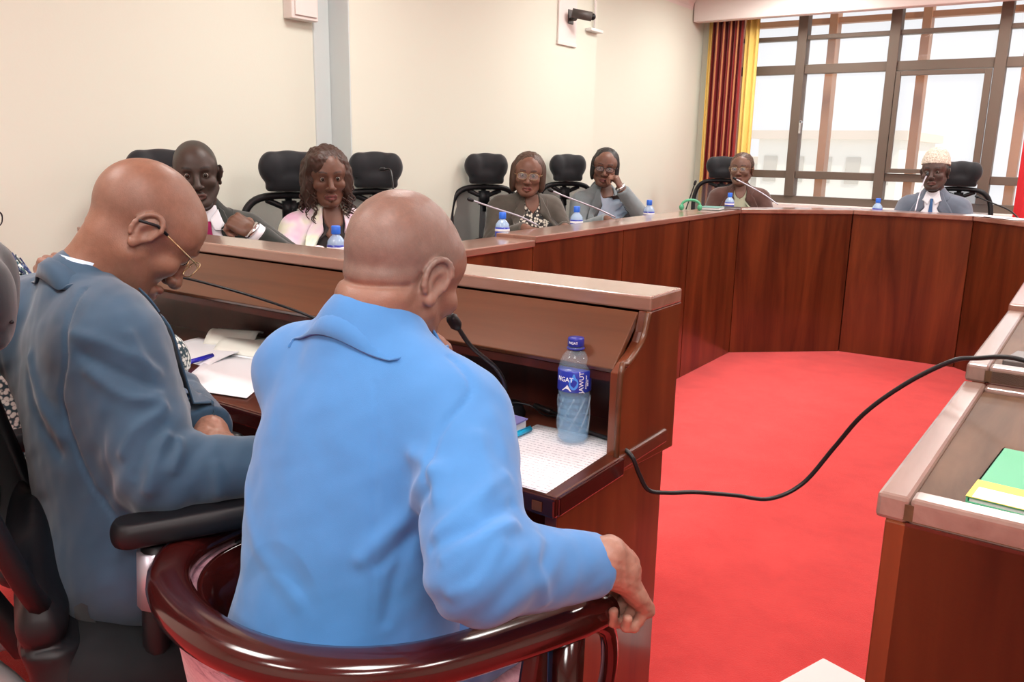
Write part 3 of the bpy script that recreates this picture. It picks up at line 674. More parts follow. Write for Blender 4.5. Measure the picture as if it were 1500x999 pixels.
# lamps in the ceiling
for i, (lx, ly) in enumerate(LAMPS):
    th = Thing('ceiling_light', 'square flat ceiling panel lamp, %s, %s' % ({-1.4: 'behind the camera', .2: 'over the foreground desk', 2.6: 'over the red carpet', 5.0: 'over the far desks', 6.75: 'added for light by the window'}[ly], 'left of the room' if lx < -1.1 else ('right of the room' if lx > .5 else 'along the middle')), 'light', (lx, ly, CEIL - .03), group='panel lamps in the ceiling')
    th.part('frame', cat([box(-.33, .33, -.33, -.3, 0, .03), box(-.33, .33, .3, .33, 0, .03), box(-.33, -.3, -.3, .3, 0, .03), box(.3, .33, -.3, .3, 0, .03)]), 'ceiling_white', smooth=False)
    th.part('diffuser', box(-.3, .3, -.3, .3, .005, .03), 'lamp_panel', smooth=False)
# camera on the pier, white duct and box
th = Thing('security_camera', 'small dark security camera fixed high on the cream wall pier', 'camera', (-3.06, 5.08, 2.15), world=True)
th.part('wall_plate', box(-3.058, -3.04, 5.04, 5.11, 2.1, 2.19), 'camera_body', smooth=False, bevel=.004)
th.part('arm', tube([(-3.05, 5.07, 2.13), (-3.0, 5.06, 2.125), (-2.975, 5.05, 2.15)], .012, 8), 'camera_body')
h_ = th.part('housing', tube([(-3.0, 5.02, 2.16), (-2.9, 5.1, 2.14)], .03, 12), 'camera_body'); th.part('lens', ball((-2.895, 5.105, 2.14), .022), 'black_plastic', h_)
th = Thing('cable_duct', 'pinkish white cable duct running up the pier behind the security camera', 'duct', (-3.06, 5.06, 2.0), world=True)
th.part('channel', box(-3.06, -3.045, 4.93, 5.16, 1.98, 2.62), 'cornice', smooth=False, bevel=.003); th.part('end_cap', box(-3.06, -3.043, 4.925, 5.165, 1.96, 1.985), 'cornice', smooth=False, bevel=.003)
th = Thing('junction_box', 'small white box on the wall beside the recessed corner', 'box', (-3.06, 5.42, 2.1), world=True)
th.part('housing', box(-3.06, -3.01, 5.3, 5.47, 2.085, 2.105), 'box_white', smooth=False, bevel=.004); th.part('conduit', tube([(-3.04, 5.39, 2.1), (-3.04, 5.39, 2.6)], .008, 6), 'box_white')
th = Thing('wall_box', 'pinkish box mounted at the top of the left wall', 'box', (-3.2, 2.8, 1.87), world=True)
th.part('housing', box(-3.20, -3.14, 2.77, 2.93, 1.85, 2.2), 'cornice', smooth=False, bevel=.004); th.part('cover', box(-3.14, -3.13, 2.785, 2.915, 1.865, 2.19), 'cornice', smooth=False, bevel=.003)

# ------------------------------------------------------------------ desks
def off_poly(front, d):
    """offset a plan polyline outward (to the left of travel) by d"""
    P = [np.array(p, float) for p in front]; out = []
    for i in range(len(P)):
        ds = []
        if i > 0: ds.append(nrm(P[i] - P[i - 1]))
        if i < len(P) - 1: ds.append(nrm(P[i + 1] - P[i]))
        ns = [np.array([-t[1], t[0]]) for t in ds]; n_ = nrm(sum(ns)); out.append(P[i] + n_ * d / (n_ @ ns[0]))
    return out
FRONT = [(-1.85, 1.72), (-1.85, 2.865), (-1.85, 5.26), (-1.285, 5.765), (-.6, 5.77), (-.14, 5.3), (-.14, 2.325), (-.15, 1.65), (-.165, 1.01)]
TOP = [.925, .94, .94, .94, .94, .94, .925, .895]
LBL = ['lower near end of the left bank of desks, behind the foreground desk', 'long mahogany desk bank along the left wall with three panels', 'angled mahogany corner desk at the far left, in front of the woman in brown',
       'straight mahogany desk at the far end, in front of the window', 'angled mahogany corner desk at the far right, beyond the raised right-hand desks', 'mahogany desk bank running up the right side to the far corner', 'raised middle desk unit on the right with a dark socket plate', 'nearest desk unit on the right with a framed wooden top and a green book']
def seg_quad(i, a, b, t0=0, t1=1):
    A = off_poly(FRONT, a); B = off_poly(FRONT, b)
    l = lambda P, t: P[i] + (P[i + 1] - P[i]) * t
    return [tuple(l(A, t0)), tuple(l(A, t1)), tuple(l(B, t1)), tuple(l(B, t0))]
desks = []
for i in range(len(FRONT) - 1):
    f0, f1 = np.array(FRONT[i]), np.array(FRONT[i + 1]); zt = TOP[i]; Ln = np.linalg.norm(f1 - f0)
    th = Thing('conference_desk', LBL[i], 'desk', (*(f0 + f1) / 2, 0), world=True, group='mahogany desks set in a horseshoe')
    wide = .52 if i >= 6 else .2
    k = 3 if i == 1 else (4 if i == 5 else 1)
    for j in range(k):
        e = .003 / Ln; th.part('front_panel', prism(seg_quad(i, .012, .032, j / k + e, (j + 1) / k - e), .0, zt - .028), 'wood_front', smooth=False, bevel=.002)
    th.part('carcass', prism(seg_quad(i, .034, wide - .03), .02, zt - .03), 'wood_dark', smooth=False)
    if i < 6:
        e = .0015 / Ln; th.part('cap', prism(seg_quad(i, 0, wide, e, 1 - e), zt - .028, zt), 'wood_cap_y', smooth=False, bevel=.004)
        th.part('worktop', prism(seg_quad(i, wide - .02, .62), .77, .8), 'wood_cap_y', smooth=False, bevel=.003)
        for t0 in (0.004, .985): th.part('side_panel', prism(seg_quad(i, wide - .03, .56, t0, t0 + .011), 0, .77), 'wood_dark', smooth=False)
    else:
        e = .0015 / Ln; l0, l1 = .036 / Ln, 1 - .036 / Ln
        th.part('tray', prism(seg_quad(i, .03, wide - .03, e, 1 - e), zt - .028, zt - .008), 'wood_tray', smooth=False)
        for q in ((0, .036, e, 1 - e), (wide - .036, wide, e, 1 - e), (.036, wide - .036, e, l0), (.036, wide - .036, l1, 1 - e)):
            th.part('edge_moulding', prism(seg_quad(i, *q), zt - .032, zt), 'wood_rim', smooth=False, bevel=.005)
        if i == 7: th.part('end_panel', prism(seg_quad(i, .012, wide - .012, 1 - .02 / Ln, 1), 0, zt - .032), 'wood_front', smooth=False, bevel=.002)
        if i == 6:
            pl = th.part('socket_plate', prism([(-.1, 1.71), (.16, 1.71), (.17, 1.81), (-.085, 1.81)], zt - .009, zt + .004), 'socket_plate', smooth=False, bevel=.003)
            th.part('hinge', box(-.06, -.055, 1.715, 1.80, zt + .004, zt + .0055), 'chrome', pl, smooth=False)
    desks.append(th)

# foreground desk with its raised gallery
fd = Thing('conference_desk', 'dark mahogany desk in the foreground with a raised gallery and curved end panel', 'desk', (-1.6, 1.3, 0), world=True)
XE, XL = -.65, -2.62
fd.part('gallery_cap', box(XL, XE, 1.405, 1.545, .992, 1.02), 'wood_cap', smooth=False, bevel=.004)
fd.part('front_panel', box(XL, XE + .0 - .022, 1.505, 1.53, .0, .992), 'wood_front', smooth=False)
prof = [(1.545, .992), (1.40, .992), (1.392, .978)] + [(1.385 - .085 * t ** 1.0 + .022 * math.sin(t * math.pi) * (1 if t < .5 else .2), .96 - .055 * t) for t in (0,)] + [(1.383, .962), (1.372, .945), (1.352, .928), (1.325, .915), (1.300, .900), (1.298, .715), (1.545, .700)]
prof = [(1.545, .992), (1.403, .992), (1.396, .975), (1.389, .955), (1.376, .938), (1.352, .922), (1.322, .908), (1.300, .895), (1.298, .705), (1.545, .690)]
fd.part('gallery_end', prism(prof, XE - .024, XE, 'x'), 'wood_front', smooth=False, bevel=.002)
fd.part('gallery_end_moulding', tube([(XE - .003, y, z) for y, z in smooth_path([(p_[0], p_[1], 0) for p_ in prof[1:9]], 3)[:, :2]], .006, 6), 'wood_shelf')
fd.part('sloping_shelf_board', prism([(1.402, .990), (1.310, .898), (1.318, .888), (1.412, .980)], XL, XE - .024, 'x'), 'wood_shelf', smooth=False, bevel=.002)
fd.part('shelf_bottom', box(XL, XE - .024, 1.318, 1.505, .872, .888), 'wood_dark', smooth=False)
fd.part('gallery_back', box(XL, XE - .024, 1.485, 1.503, .74, .872), 'wood_dark', smooth=False)
fd.part('worktop', box(XL, XE + .006, 1.075, 1.503, .712, .74), 'wood_work', smooth=False, bevel=.004)
fd.part('edge_moulding', box(XL, XE + .012, 1.062, 1.075, .708, .742), 'wood_rail', smooth=False, bevel=.004)
fd.part('edge_moulding', box(XE + .006, XE + .014, 1.075, 1.3, .708, .741), 'wood_rail', smooth=False, bevel=.003)
fd.part('corner_plug', box(XE - .03, XE - .012, 1.060, 1.062, .716, .732), 'wood_shelf', smooth=False)
fd.part('end_panel', box(XE - .03, XE - .005, 1.10, 1.51, 0, .712), 'wood_front', smooth=False, bevel=.002)
for x in (-1.3, -1.95, -2.6): fd.part('divider', box(x, x + .02, 1.12, 1.505, 0, .712), 'wood_dark', smooth=False)
fd.part('drawer_box', box(-1.93, -1.3, 1.13, 1.45, .60, .70), 'wood_dark', smooth=False, bevel=.003)
fd.part('apron', box(XL, XE - .03, 1.30, 1.32, .64, .712), 'wood_dark', smooth=False)

# ------------------------------------------------------------------ office chairs
def office_chair(label, group='black high-backed office chairs', aw=.27):
    th = Thing('office_chair', label, 'chair', (0, 0, 0), group=group)
    F = Field((-.2, -.42, 1.0), (.2, -.1, 1.32), .006)
    F.ell((0, -.285, 1.185), (.125, .034, .075), k=0); F.cone((-.06, -.275, 1.125), (.06, -.275, 1.125), .03, .03, .03)
    for s in (-1, 1): F.ell((s * .085, -.272, 1.185), (.045, .034, .066), k=.03)
    F.cone((-.09, -.27, 1.10), (.09, -.27, 1.10), .018, .018, .02)
    V, Q = F.net(); hr = th.part('headrest', (V, Q), 'headrest_black')
    th.part('piping', tube([(x, -.2545 - .0 + (abs(x) / .12) ** 2 * .012, 1.13 + .01 * math.cos(x * 12)) for x in np.linspace(-.1, .1, 9)], .003, 6), 'black_plastic', hr)
    th.part('headrest_stem', cat([tube([(0, -.31, .92), (0, -.32, 1.05), (0, -.295, 1.13)], .016, 8), box(-.03, .03, -.325, -.295, .96, 1.04)]), 'black_plastic')
    pts = [(-.17, -.2, .60), (-.215, -.25, .78), (-.21, -.285, .95), (-.15, -.29, 1.045), (0, -.295, 1.065), (.15, -.29, 1.045), (.21, -.285, .95), (.215, -.25, .78), (.17, -.2, .60), (0, -.185, .56)]
    P = np.array(pts + pts[:1]); P = smooth_path(P, 6)[:-1]
    th.part('back_frame', tube(P, .0165, 8, closed=True, up=(0, 1, 0)), 'black_plastic')
    G = []; rows, cols = 14, 10
    for i in range(rows + 1):
        z = .575 + .48 * i / rows; w = np.interp(z, [.56, .6, .78, .95, 1.04, 1.065], [.1, .17, .213, .207, .15, .06]); yb = np.interp(z, [.56, .6, .78, .95, 1.065], [-.19, -.2, -.25, -.285, -.295])
        for j in range(cols + 1): G.append((-w + 2 * w * j / cols, yb - .02 * (1 - (2 * j / cols - 1) ** 2), z))
    th.part('mesh', (G, [(i * (cols + 1) + j, i * (cols + 1) + j + 1, (i + 1) * (cols + 1) + j + 1, (i + 1) * (cols + 1) + j) for i in range(rows) for j in range(cols)]), 'mesh_back')
    th.part('top_bridge', cat([tube([(-.1, -.3, 1.045), (0, -.325, 1.0), (.1, -.3, 1.045)], .014, 8)]), 'black_plastic')
    th.part('spine', tube([(0, -.06, .41), (0, -.24, .45), (0, -.31, .6), (0, -.33, .78), (0, -.325, .96)], [.03, .028, .024, .022, .018], 8), 'black_plastic')
    th.part('lumbar_pad', ball((0, -.265, .72), (.13, .02, .055), 16, 8), 'black_plastic')
    F = Field((-.32, -.32, .36), (.32, .34, .58), .009); F.cone((-.17, -.13, .47), (.17, -.13, .47), .06, .06, .0); F.ell((0, .02, .465), (.25, .245, .055), k=.05); F.cone((-.17, .18, .455), (.17, .18, .455), .045, .045, .05); F.cone((-.2, -.1, .46), (-.2, .15, .46), .045, .045, .04); F.cone((.2, -.1, .46), (.2, .15, .46), .045, .045, .04)
    th.part('seat', F.net(), 'black_cloth'); th.part('seat_pan', box(-.19, .19, -.17, .19, .385, .415), 'black_plastic', smooth=False, bevel=.01)
    for s in (-1, 1):
        F = Field((s * aw - .06, -.18, .62), (s * aw + .06, .2, .74), .005); F.cone((s * aw, -.11, .685), (s * aw, .13, .685), .032, .03, 0); F.cone((s * aw, .13, .683), (s * (aw - .015), .155, .68), .03, .027, .01)
        F._do(lambda X, Y, Z: .706 - Z + 0 * X + 0 * Y, F.lo, F.lo + F.n * F.h, 0, 's'); F._do(lambda X, Y, Z: Z - .667 + 0 * X + 0 * Y, F.lo, F.lo + F.n * F.h, 0, 's')
        ar = th.part('armrest', F.net(), 'black_plastic')
        th.part('armrest_post', tube([(s * .16, .0, .40), (s * (aw - .015), .0, .41), (s * aw, .0, .46), (s * aw, .01, .66)], [.02, .022, .024, .022], 10), 'black_plastic', ar)
        th.part('post_sleeve', tube([(s * aw, .004, .56), (s * aw, .01, .65)], .029, 10), 'silver_paint', ar)
    th.part('gas_column', tube([(0, 0, .12), (0, 0, .4)], [.028, .022], 12), 'dark_metal')
    for k in range(5):
        a = 2 * math.pi * k / 5 + .3; c, s = math.cos(a), math.sin(a)
        lg = th.part('base_leg', tube([(0, 0, .125), (c * .18, s * .18, .11), (c * .3, s * .3, .085)], [.03, .022, .016], 8), 'grey_plastic')
        th.part('caster', cat([(rot(tube([(-.012, 0, 0), (.012, 0, 0)], .027, 12)[0], a, 'Z') + [c * .3 + d_ * -s * .02, s * .3 + d_ * c * .02, .027], tube([(-.012, 0, 0), (.012, 0, 0)], .027, 12)[1]) for d_ in (-1, 1)]), 'black_rubber', lg)
    return th
proto = office_chair('black office chair behind the woman in the pastel blazer'); place(proto.o, (-2.70, 2.42, 0), R(-118), proto.o['label'])
for loc, yw, lb in (((-2.76, 2.93, 0), -132, 'empty black office chair between the woman in pastel and the woman in olive grey'), ((-2.72, 3.88, 0), -122, 'black office chair behind the woman in the olive grey jacket'),
                    ((-2.70, 4.77, 0), -122, 'black office chair behind the woman resting her cheek on her hand'), ((-2.44, 6.50, 0), -155, 'black office chair behind the woman in the brown cardigan'),
                    ((-.80, 6.52, 0), -176, 'black office chair behind the man in the white cap'), ((-2.74, 1.86, 0), -112, 'black office chair behind the man in the dark suit and magenta tie'),
                    ((-2.02, .72, 0), -12, 'black office chair at the left edge, under the person in the patterned shirt')):
    place(copy_tree(proto.o), loc, R(yw), lb)
nearch = office_chair('black office chair in the left foreground under the man in the steel blue suit', aw=.205); place(nearch.o, (-1.285, .80, 0), R(-27), nearch.o['label'])
for _c in nearch.o.children:
    if _c.name.startswith('headrest.') or _c.name == 'headrest': _c.location = (.105, .055, .155); _c.scale.z = .78
    if _c.name.startswith('mesh'): _c.data = _c.data.copy(); _c.data.materials[0] = MATS['black_cloth']
    if _c.name.startswith('armrest') and _c.data.vertices[0].co.x > 0: _c.scale.y = .9; _c.location = (0, .03, .02); [setattr(g_, 'location', (0, -.085, 0)) for g_ in _c.children]
F = Field((-.3, -.42, .36), (.28, -.05, .74), .008); F.cone((-.19, -.17, .45), (.17, -.17, .45), .045, .045, 0); F.cone((-.20, -.20, .56), (.16, -.20, .56), .035, .035, .12); F.cone((-.17, -.23, .66), (.17, -.23, .66), .02, .02, .08); F.ell((0, -.2, .56), (.17, .03, .14), k=.03)
nearch.part('lower_back_shell', F.net(), 'black_plastic')
nearch.part('lever', tube(smooth_path([(-1.152, .480, .69), (-1.148, .474, .66), (-1.150, .455, .62), (-1.17, .44, .58)], 5), .008, 8), 'silver_paint', world=True)
nearch.part('back_bracket', tube(smooth_path([(-1.19, .44, .62), (-1.17, .50, .54), (-1.16, .56, .49), (-1.17, .62, .45), (-1.22, .7, .42)], 5), .017, 10), 'silver_paint', world=True)

# ------------------------------------------------------------------ barrel chair in the foreground
bc = Thing('barrel_chair', 'round-backed mahogany armchair with mauve upholstery under the man in bright blue', 'chair', (-.83, .8, 0), world=True)
rail = smooth_path([(-1.085, 1.0, .655), (-1.115, .86, .656), (-1.105, .735, .66), (-1.04, .645, .663), (-.93, .592, .666), (-.80, .578, .668), (-.69, .61, .668), (-.60, .69, .666), (-.535, .82, .664), (-.482, .955, .662)], 8)
V = []; nseg = 14
T_ = np.gradient(rail, axis=0); T_ /= np.linalg.norm(T_, axis=1)[:, None]
for i, p in enumerate(rail):
    s_ = nrm(np.cross(T_[i], (0, 0, 1))); w_ = np.cross(s_, T_[i]); e = 1.0 if 2 < i < len(rail) - 3 else .82 + .06 * min(i, len(rail) - 1 - i)
    for k in range(nseg):
        a = 2 * math.pi * k / nseg; ca, sa = math.cos(a), math.sin(a)
        V.append(p + e * (.031 * math.copysign(abs(ca) ** .75, ca) * s_ + .024 * math.copysign(abs(sa) ** .8, sa) * w_))
n_ = len(rail); Fs = [(i * nseg + k, i * nseg + (k + 1) % nseg, (i + 1) * nseg + (k + 1) % nseg, (i + 1) * nseg + k) for i in range(n_ - 1) for k in range(nseg)] + [tuple(range(nseg - 1, -1, -1)), tuple((n_ - 1) * nseg + k for k in range(nseg))]
bc.part('top_rail', (V, Fs), 'wood_rail')
cen = np.array([-.82, .87, 0])
def shell(i0, i1, zt, zb, t0, t1, inn=.0):
    G = []
    for q in (t0, t1):
        for i in range(i0, i1 + 1):
            p = rail[i]; d = (cen - p); d[2] = 0; d = nrm(d)
            for z in np.linspace(zb, p[2] - zt, 5):
                G.append(np.array([p[0], p[1], z]) + d * (q + inn * (p[2] - z)))
    k = i1 - i0 + 1; idx = lambda s_, i, j: s_ * k * 5 + i * 5 + j; Fs = []
    for i in range(k - 1):
        for j in range(4): Fs += [(idx(0, i, j), idx(0, i + 1, j), idx(0, i + 1, j + 1), idx(0, i, j + 1)), (idx(1, i, j), idx(1, i, j + 1), idx(1, i + 1, j + 1), idx(1, i + 1, j))]
        Fs += [(idx(0, i, 4), idx(0, i + 1, 4), idx(1, i + 1, 4), idx(1, i, 4)), (idx(0, i, 0), idx(1, i, 0), idx(1, i + 1, 0), idx(0, i + 1, 0))]
    for i in (0, k - 1):
        for j in range(4): Fs.append((idx(0, i, j), idx(0, i, j + 1), idx(1, i, j + 1), idx(1, i, j)))
    return G, Fs
up_ = bc.part('upholstered_back', shell(12, 50, .02, .30, -.004, .035, .12), 'upholstery')
bc.part('inner_back_panel', shell(8, 54, .015, .36, .036, .044, .12), 'wood_rail')
q_ = [rail[i] + nrm((rail[i] - cen) * [1, 1, 0]) * .004 - [0, 0, .045] for i in range(13, 50)]
q_ = [p + nrm((cen - p) * [1, 1, 0]) * .005 for p in q_]; bc.part('welt', tube(q_, .0022, 6), 'upholstery', up_)
bc.part('seat_cushion', ball((-.82, .87, .43), (.235, .26, .055), 28, 12), 'upholstery'); bc.part('seat_rail', lathe([(.2, .33), (.245, .335), (.25, .385), (.22, .39)], 30, (-.82, .86, 0)), 'wood_rail')
for (x, y), (x2, y2) in zip(((-1.08, .93), (-.515, .90), (-1.0, .66), (-.66, .66)), ((-1.03, 1.0), (-.56, .98), (-1.0, .66), (-.66, .66))):
    bc.part('leg', tube([(x, y, .645 if y > .8 else .42), (x, y, .4), (x2, y2, .2), (x2, y2, 0)], [.026, .024, .021, .016], 10), 'wood_rail')
bc.part('arm_panel', prism([(.835, .64), (.865, .645), (.862, .40), (.835, .34), (.80, .34), (.79, .45)], -.545, -.52, 'x'), 'wood_rail', smooth=False, bevel=.006)
bc.part('arm_loop', tube(smooth_path([(-.50, .94, .64), (-.495, .985, .60), (-.50, 1.0, .52), (-.515, .985, .45), (-.53, .94, .40)], 5), .013, 8), 'wood_rail')

# ------------------------------------------------------------------ people
def Wl(loc, yaw, p): return tuple((np.linalg.inv(frame(loc, yaw)) @ np.append(p, 1))[:3])
BROWN = (.33, .165, .105); MED = (.25, .125, .085); DARK = (.075, .045, .035)

HY, HZ = (.07, .538, -.701), (.474, .617, .523)
# man in the bright blue suit, seen from behind
bl = person('bald man in bright blue suit seen from behind, arm over the barrel chair rail', (-.83, .74, 0), 0,
    dict(pelvis=(-.83, .765, .55), neck=(-.842, .868, 1.018), head=(-.838, .935, 1.100), shR=(-.668, .862, .915), shL=(-1.002, .872, .93),
         elR=(-.538, .728, .798), elL=(-1.01, 1.0, .79), wrR=(-.478, .905, .745), wrL=(-.895, 1.075, .90),
         knR=(-.72, 1.12, .5), knL=(-.94, 1.12, .5), anR=(-.74, 1.16, .085), anL=(-.92, 1.16, .085)),
    (.265, .14, .10), 'coat_blue', dict(near=True, head=(4, -21, 2), ww=.96, roll=True, rn=.054, colang=140, stubble=.42, stubble_c=(.13, .105, .095), grey_sides=.25, belly=1.15, bw=1.06, jh=.0052, wrinkle=.0018,
    wristR=(-.456, .928, .741), handR=((HY, HZ), (1.25, 1.25, 1.25, 1.25), dict(thumb=1.0, sc=.93)), handL=(((.32, -.32, .85), (.2, .9, .3)), (.6, .8, .9, 1), dict(thumb=.6, sc=.9)),
    hand_skin=(.36, .2, .15), shirt='pink_collar', btilt=.012, band_h=.010, front=True, vbot=.2, trousers='trousers_blue', colz=.014, colgap=.007, cuff=.043, sleeve=1.02, trap=.058,
    folds=[([(-.749, .777, .978), (-.726, .754, .914), (-.711, .733, .812), (-.699, .713, .689)], -.0016, .003),
           ([(-.69, .864, 1.008), (-.634, .836, .976), (-.639, .773, .928), (-.626, .733, .889)], -.0045, .005),
           ([(-.671, .764, .9), (-.617, .74, .898), (-.596, .72, .875)], .006, .011), ([(-.72, .72, .76), (-.675, .761, .821), (-.613, .741, .898)], .006, .012), ([(-.70, .73, .75), (-.655, .75, .80), (-.61, .74, .87)], -.004, .008),
           ([(-.591, .794, .932), (-.553, .764, .897), (-.533, .717, .867)], .004, .012), ([(-.57, .689, .85), (-.548, .724, .877), (-.545, .789, .891)], .005, .010), ([(-.575, .68, .835), (-.53, .705, .862), (-.52, .77, .87)], -.004, .008),
           ([(-.546, .672, .831), (-.517, .696, .854), (-.504, .752, .854)], .005, .009), ([(-.53, .664, .797), (-.502, .677, .817), (-.496, .713, .846)], .005, .009), ([(-.47, .769, .761), (-.474, .751, .812), (-.489, .781, .829)], .004, .009),
           ([(-.95, .80, .80), (-.89, .74, .74), (-.80, .70, .69)], .003, .014), ([(-.64, .74, .83), (-.66, .73, .76), (-.68, .72, .68)], -.004, .009)]), world=True)
bl.body['label'] = 'bald brown head, neck and bent hand'
# man in the steel blue suit, leaning over his papers
lm = person('seated bald man in steel blue suit and thin glasses, leaning over his papers', (-1.33, .72, 0), R(-35),
    dict(pelvis=(-1.325, .735, .55), neck=(-1.448, .778, 1.035), head=(-1.400, .872, 1.130), shR=(-1.292, .735, .945), shL=(-1.665, .80, .95),
         elR=(-1.165, .725, .768), elL=(-1.52, .98, .76), wrR=(-1.02, .90, .765), wrL=(-1.29, .905, .765),
         knR=(-1.15, 1.10, .49), knL=(-1.38, 1.14, .49), anR=(-1.17, 1.16, .085), anL=(-1.36, 1.18, .085)),
    (.26, .125, .08), 'coat_steel', dict(near=True, head=(-14, -46, 2), ww=.95, roll=False, rn=.047, colang=150, prims=[lambda F, inv: F.cone((inv @ np.array([-1.60, .745, .93, 1]))[:3], (inv @ np.array([-1.53, .76, .82, 1]))[:3], .075, .06, .05)], stubble=.12, grey_sides=.1, bw=1.1, jh=.0052, wrinkle=.0022, sleeve=1.06, trap=.05, belly=1.05,
    handL=(((.8, -.25, -.1), (.2, .3, .9)), (.35, .45, .5, .6), dict(thumb=.5, sc=.95)), handR=(((.7, .6, 0), (0, 0, 1)), (.3, .4, .4, .5), dict(sc=.95)), hand_skin=(.38, .2, .14),
    shirt='shirt_blue', btilt=-.004, band_h=.012, tie='tie_navy', colz=.028, colgap=.012,
    folds=[([(-1.339, .723, 1.044), (-1.285, .655, .956), (-1.304, .653, .876), (-1.252, .652, .762), (-1.201, .662, .702)], -.0045, .005),
           ([(-1.221, .723, .986), (-1.194, .73, .934), (-1.172, .733, .898)], .005, .010), ([(-1.278, .667, .988), (-1.222, .699, .968), (-1.19, .745, .926)], .006, .011), ([(-1.26, .665, .96), (-1.205, .69, .935), (-1.175, .735, .905)], -.005, .009),
           ([(-1.243, .664, .934), (-1.191, .686, .9), (-1.164, .73, .883)], .006, .010), ([(-1.166, .663, .818), (-1.161, .685, .851), (-1.156, .73, .874)], .007, .010), ([(-1.14, .665, .79), (-1.14, .685, .83), (-1.14, .72, .855)], -.005, .008),
           ([(-1.115, .666, .769), (-1.12, .683, .806), (-1.132, .717, .837)], .007, .009), ([(-1.103, .706, .792), (-1.109, .72, .814), (-1.125, .732, .829)], .006, .007), ([(-1.40, .67, .93), (-1.36, .655, .87), (-1.306, .654, .82)], .006, .012), ([(-1.42, .67, .90), (-1.37, .655, .84), (-1.31, .65, .79)], -.004, .010),
           ([(-1.06, .75, .80), (-1.05, .745, .73)], .005, .009)]), world=True)
lm.body['label'] = 'bald brown head and relaxed hand'
glasses(lm, lm.T, 'gold_metal', None, rim=.0013, tipmat='black_plastic')
F = lm.F
# tie hanging forward of the chest
lm.part('tie', tube(smooth_path([(-1.375, .915, 1.04), (-1.36, .935, 1.0), (-1.355, .945, .93), (-1.355, .95, .86)], 5), [.012, .02, .026, .03], 10, flat=.25, up=(-.6, .8, 0)), 'navy_print')
# neighbour at the left edge
NB = (-.07, -.048, 0)
nbp = person('person with glasses in patterned clothes at the left edge, beyond the man in steel blue', (-1.95, .9, 0), R(-25),
    dict(pelvis=(-2.0, .83, .55), neck=(-2.02, .865, 1.0), head=(-2.075, .817, 1.125), shR=(-1.85, .81, .925), shL=(-2.16, .95, .93), elR=(-1.70, 1.07, .80), elL=(-2.22, 1.08, .80),
         wrR=(-1.80, .97, .96), wrL=(-2.2, 1.2, .80), knR=(-1.82, 1.25, .49), knL=(-2.02, 1.25, .49), anR=(-1.84, 1.28, .085), anL=(-2.0, 1.28, .085)),
    DARK, 'scale_print', dict(head=(-62, -8, 0), stubble=.9, stubble_c=(.015, .012, .01), handR=(((-.25, -.3, .85), (.9, .2, .3)), (1, 1.2, 1.2, 1.2), dict(thumb=.8, sc=.9)), shirt='navy_print', shirt_band=True, hand_skin=(.12, .07, .05)), world=True)
glasses(nbp, nbp.T, 'black_plastic', None, rim=.0014)
nbp.patch('scarf', [(-1.70, .99, 1.0), (-1.66, 1.04, .97), (-1.64, 1.08, .94)], [(-1.66, .90, .99), (-1.62, .95, .96), (-1.61, 1.0, .93)], 'navy_print', .006, world_pts=True) if 0 else None

def pose(loc, yaw, **kw):
    J = seated(kw.pop('lean', 0)); 
    for k, v in kw.items(): J[k] = Wl(loc, yaw, v) if k in ('head', 'wrL', 'wrR', 'elL', 'elR', 'neck') else v
    return J
def at_(loc, yaw): return dict(loc=loc, yaw=yaw)
# B: dark suit, fist raised
l_, y_ = (-2.80, 1.99, 0), R(-112)
J = pose(l_, y_, head=(-2.715, 1.915, 1.175), neck=(-2.745, 1.95, 1.035), wrL=(-2.46, 1.975, .965), elL=(-2.40, 2.12, .83))
pb = person('bald man in black suit, white shirt and magenta tie with one fist raised', l_, y_, J, (.062, .042, .034), 'coat_black', dict(head=(-13, -4, 3), stubble=.75, stubble_c=(.02, .018, .017), beard=.35, jaw=1.08, 
    handL=((Wl((0, 0, 0), y_, (-.75, -.45, .5)), Wl((0, 0, 0), y_, (.35, -.5, .8))), (1.1, 1.2, 1.2, 1.2), dict(thumb=.6, out=.015)), handR=FLAT(1), tie='tie_magenta', hand_skin=(.15, .075, .05), lips=(.13, .06, .05)))
cw = tube([pb.J['wrL'] + nrm(pb.J['wrL'] - pb.J['elL']) * t for t in (-.01, .02)], .037, 14); pb.part('shirt_cuff', cw, 'shirt_white'); wt = pb.part('wristwatch', tube([pb.J['wrL'] + nrm(pb.J['wrL'] - pb.J['elL']) * t for t in (.022, .034)], .034, 14), 'chrome')
# D: pastel blazer, curly hair
l_, y_ = (-2.775, 2.60, 0), R(-118)
J = pose(l_, y_, head=(-2.69, 2.53, 1.155), neck=(-2.72, 2.56, 1.015)); J['shR'] = (.15, .05, .925); J['shL'] = (-.15, .05, .925)
pd = person('woman with long curly brown hair in a pastel pink and cream blazer', l_, y_, J, (.145, .065, .042), 'coat_pastel', dict(head=(-6, -5, 2), ww=.97, handR=FLAT(1), handL=FLAT(-1), shirt='shirt_pd', rn=.045, gaze=-.4, vbot=.15, collar=False, lips=(.17, .05, .05)) if 0 else dict(head=(-6, -5, 2), ww=.97, handR=FLAT(1), handL=FLAT(-1), shirt='hair_black', shirt_band=False, rn=.045, vbot=.15, collar=False, lips=(.2, .06, .06), bw=.9))
def skin_v(p, col, deep=.09):
    sp, xr, fw, up = p.frm; H = np.linalg.norm(p.J['neck'] - p.J['pelvis'])
    m = bpy.data.materials.get('chest_' + p.o.name) or mat('chest_' + p.o.name, col, .45); p.patch('neckline', [(-.045, H + .05), (-.055, H + .01), (-.03, H - deep * .5), (-.002, H - deep)], [(.045, H + .05), (.055, H + .01), (.03, H - deep * .5), (.002, H - deep)], m.name, .0055, nm=9)
skin_v(pd, (.16, .075, .05), .13)
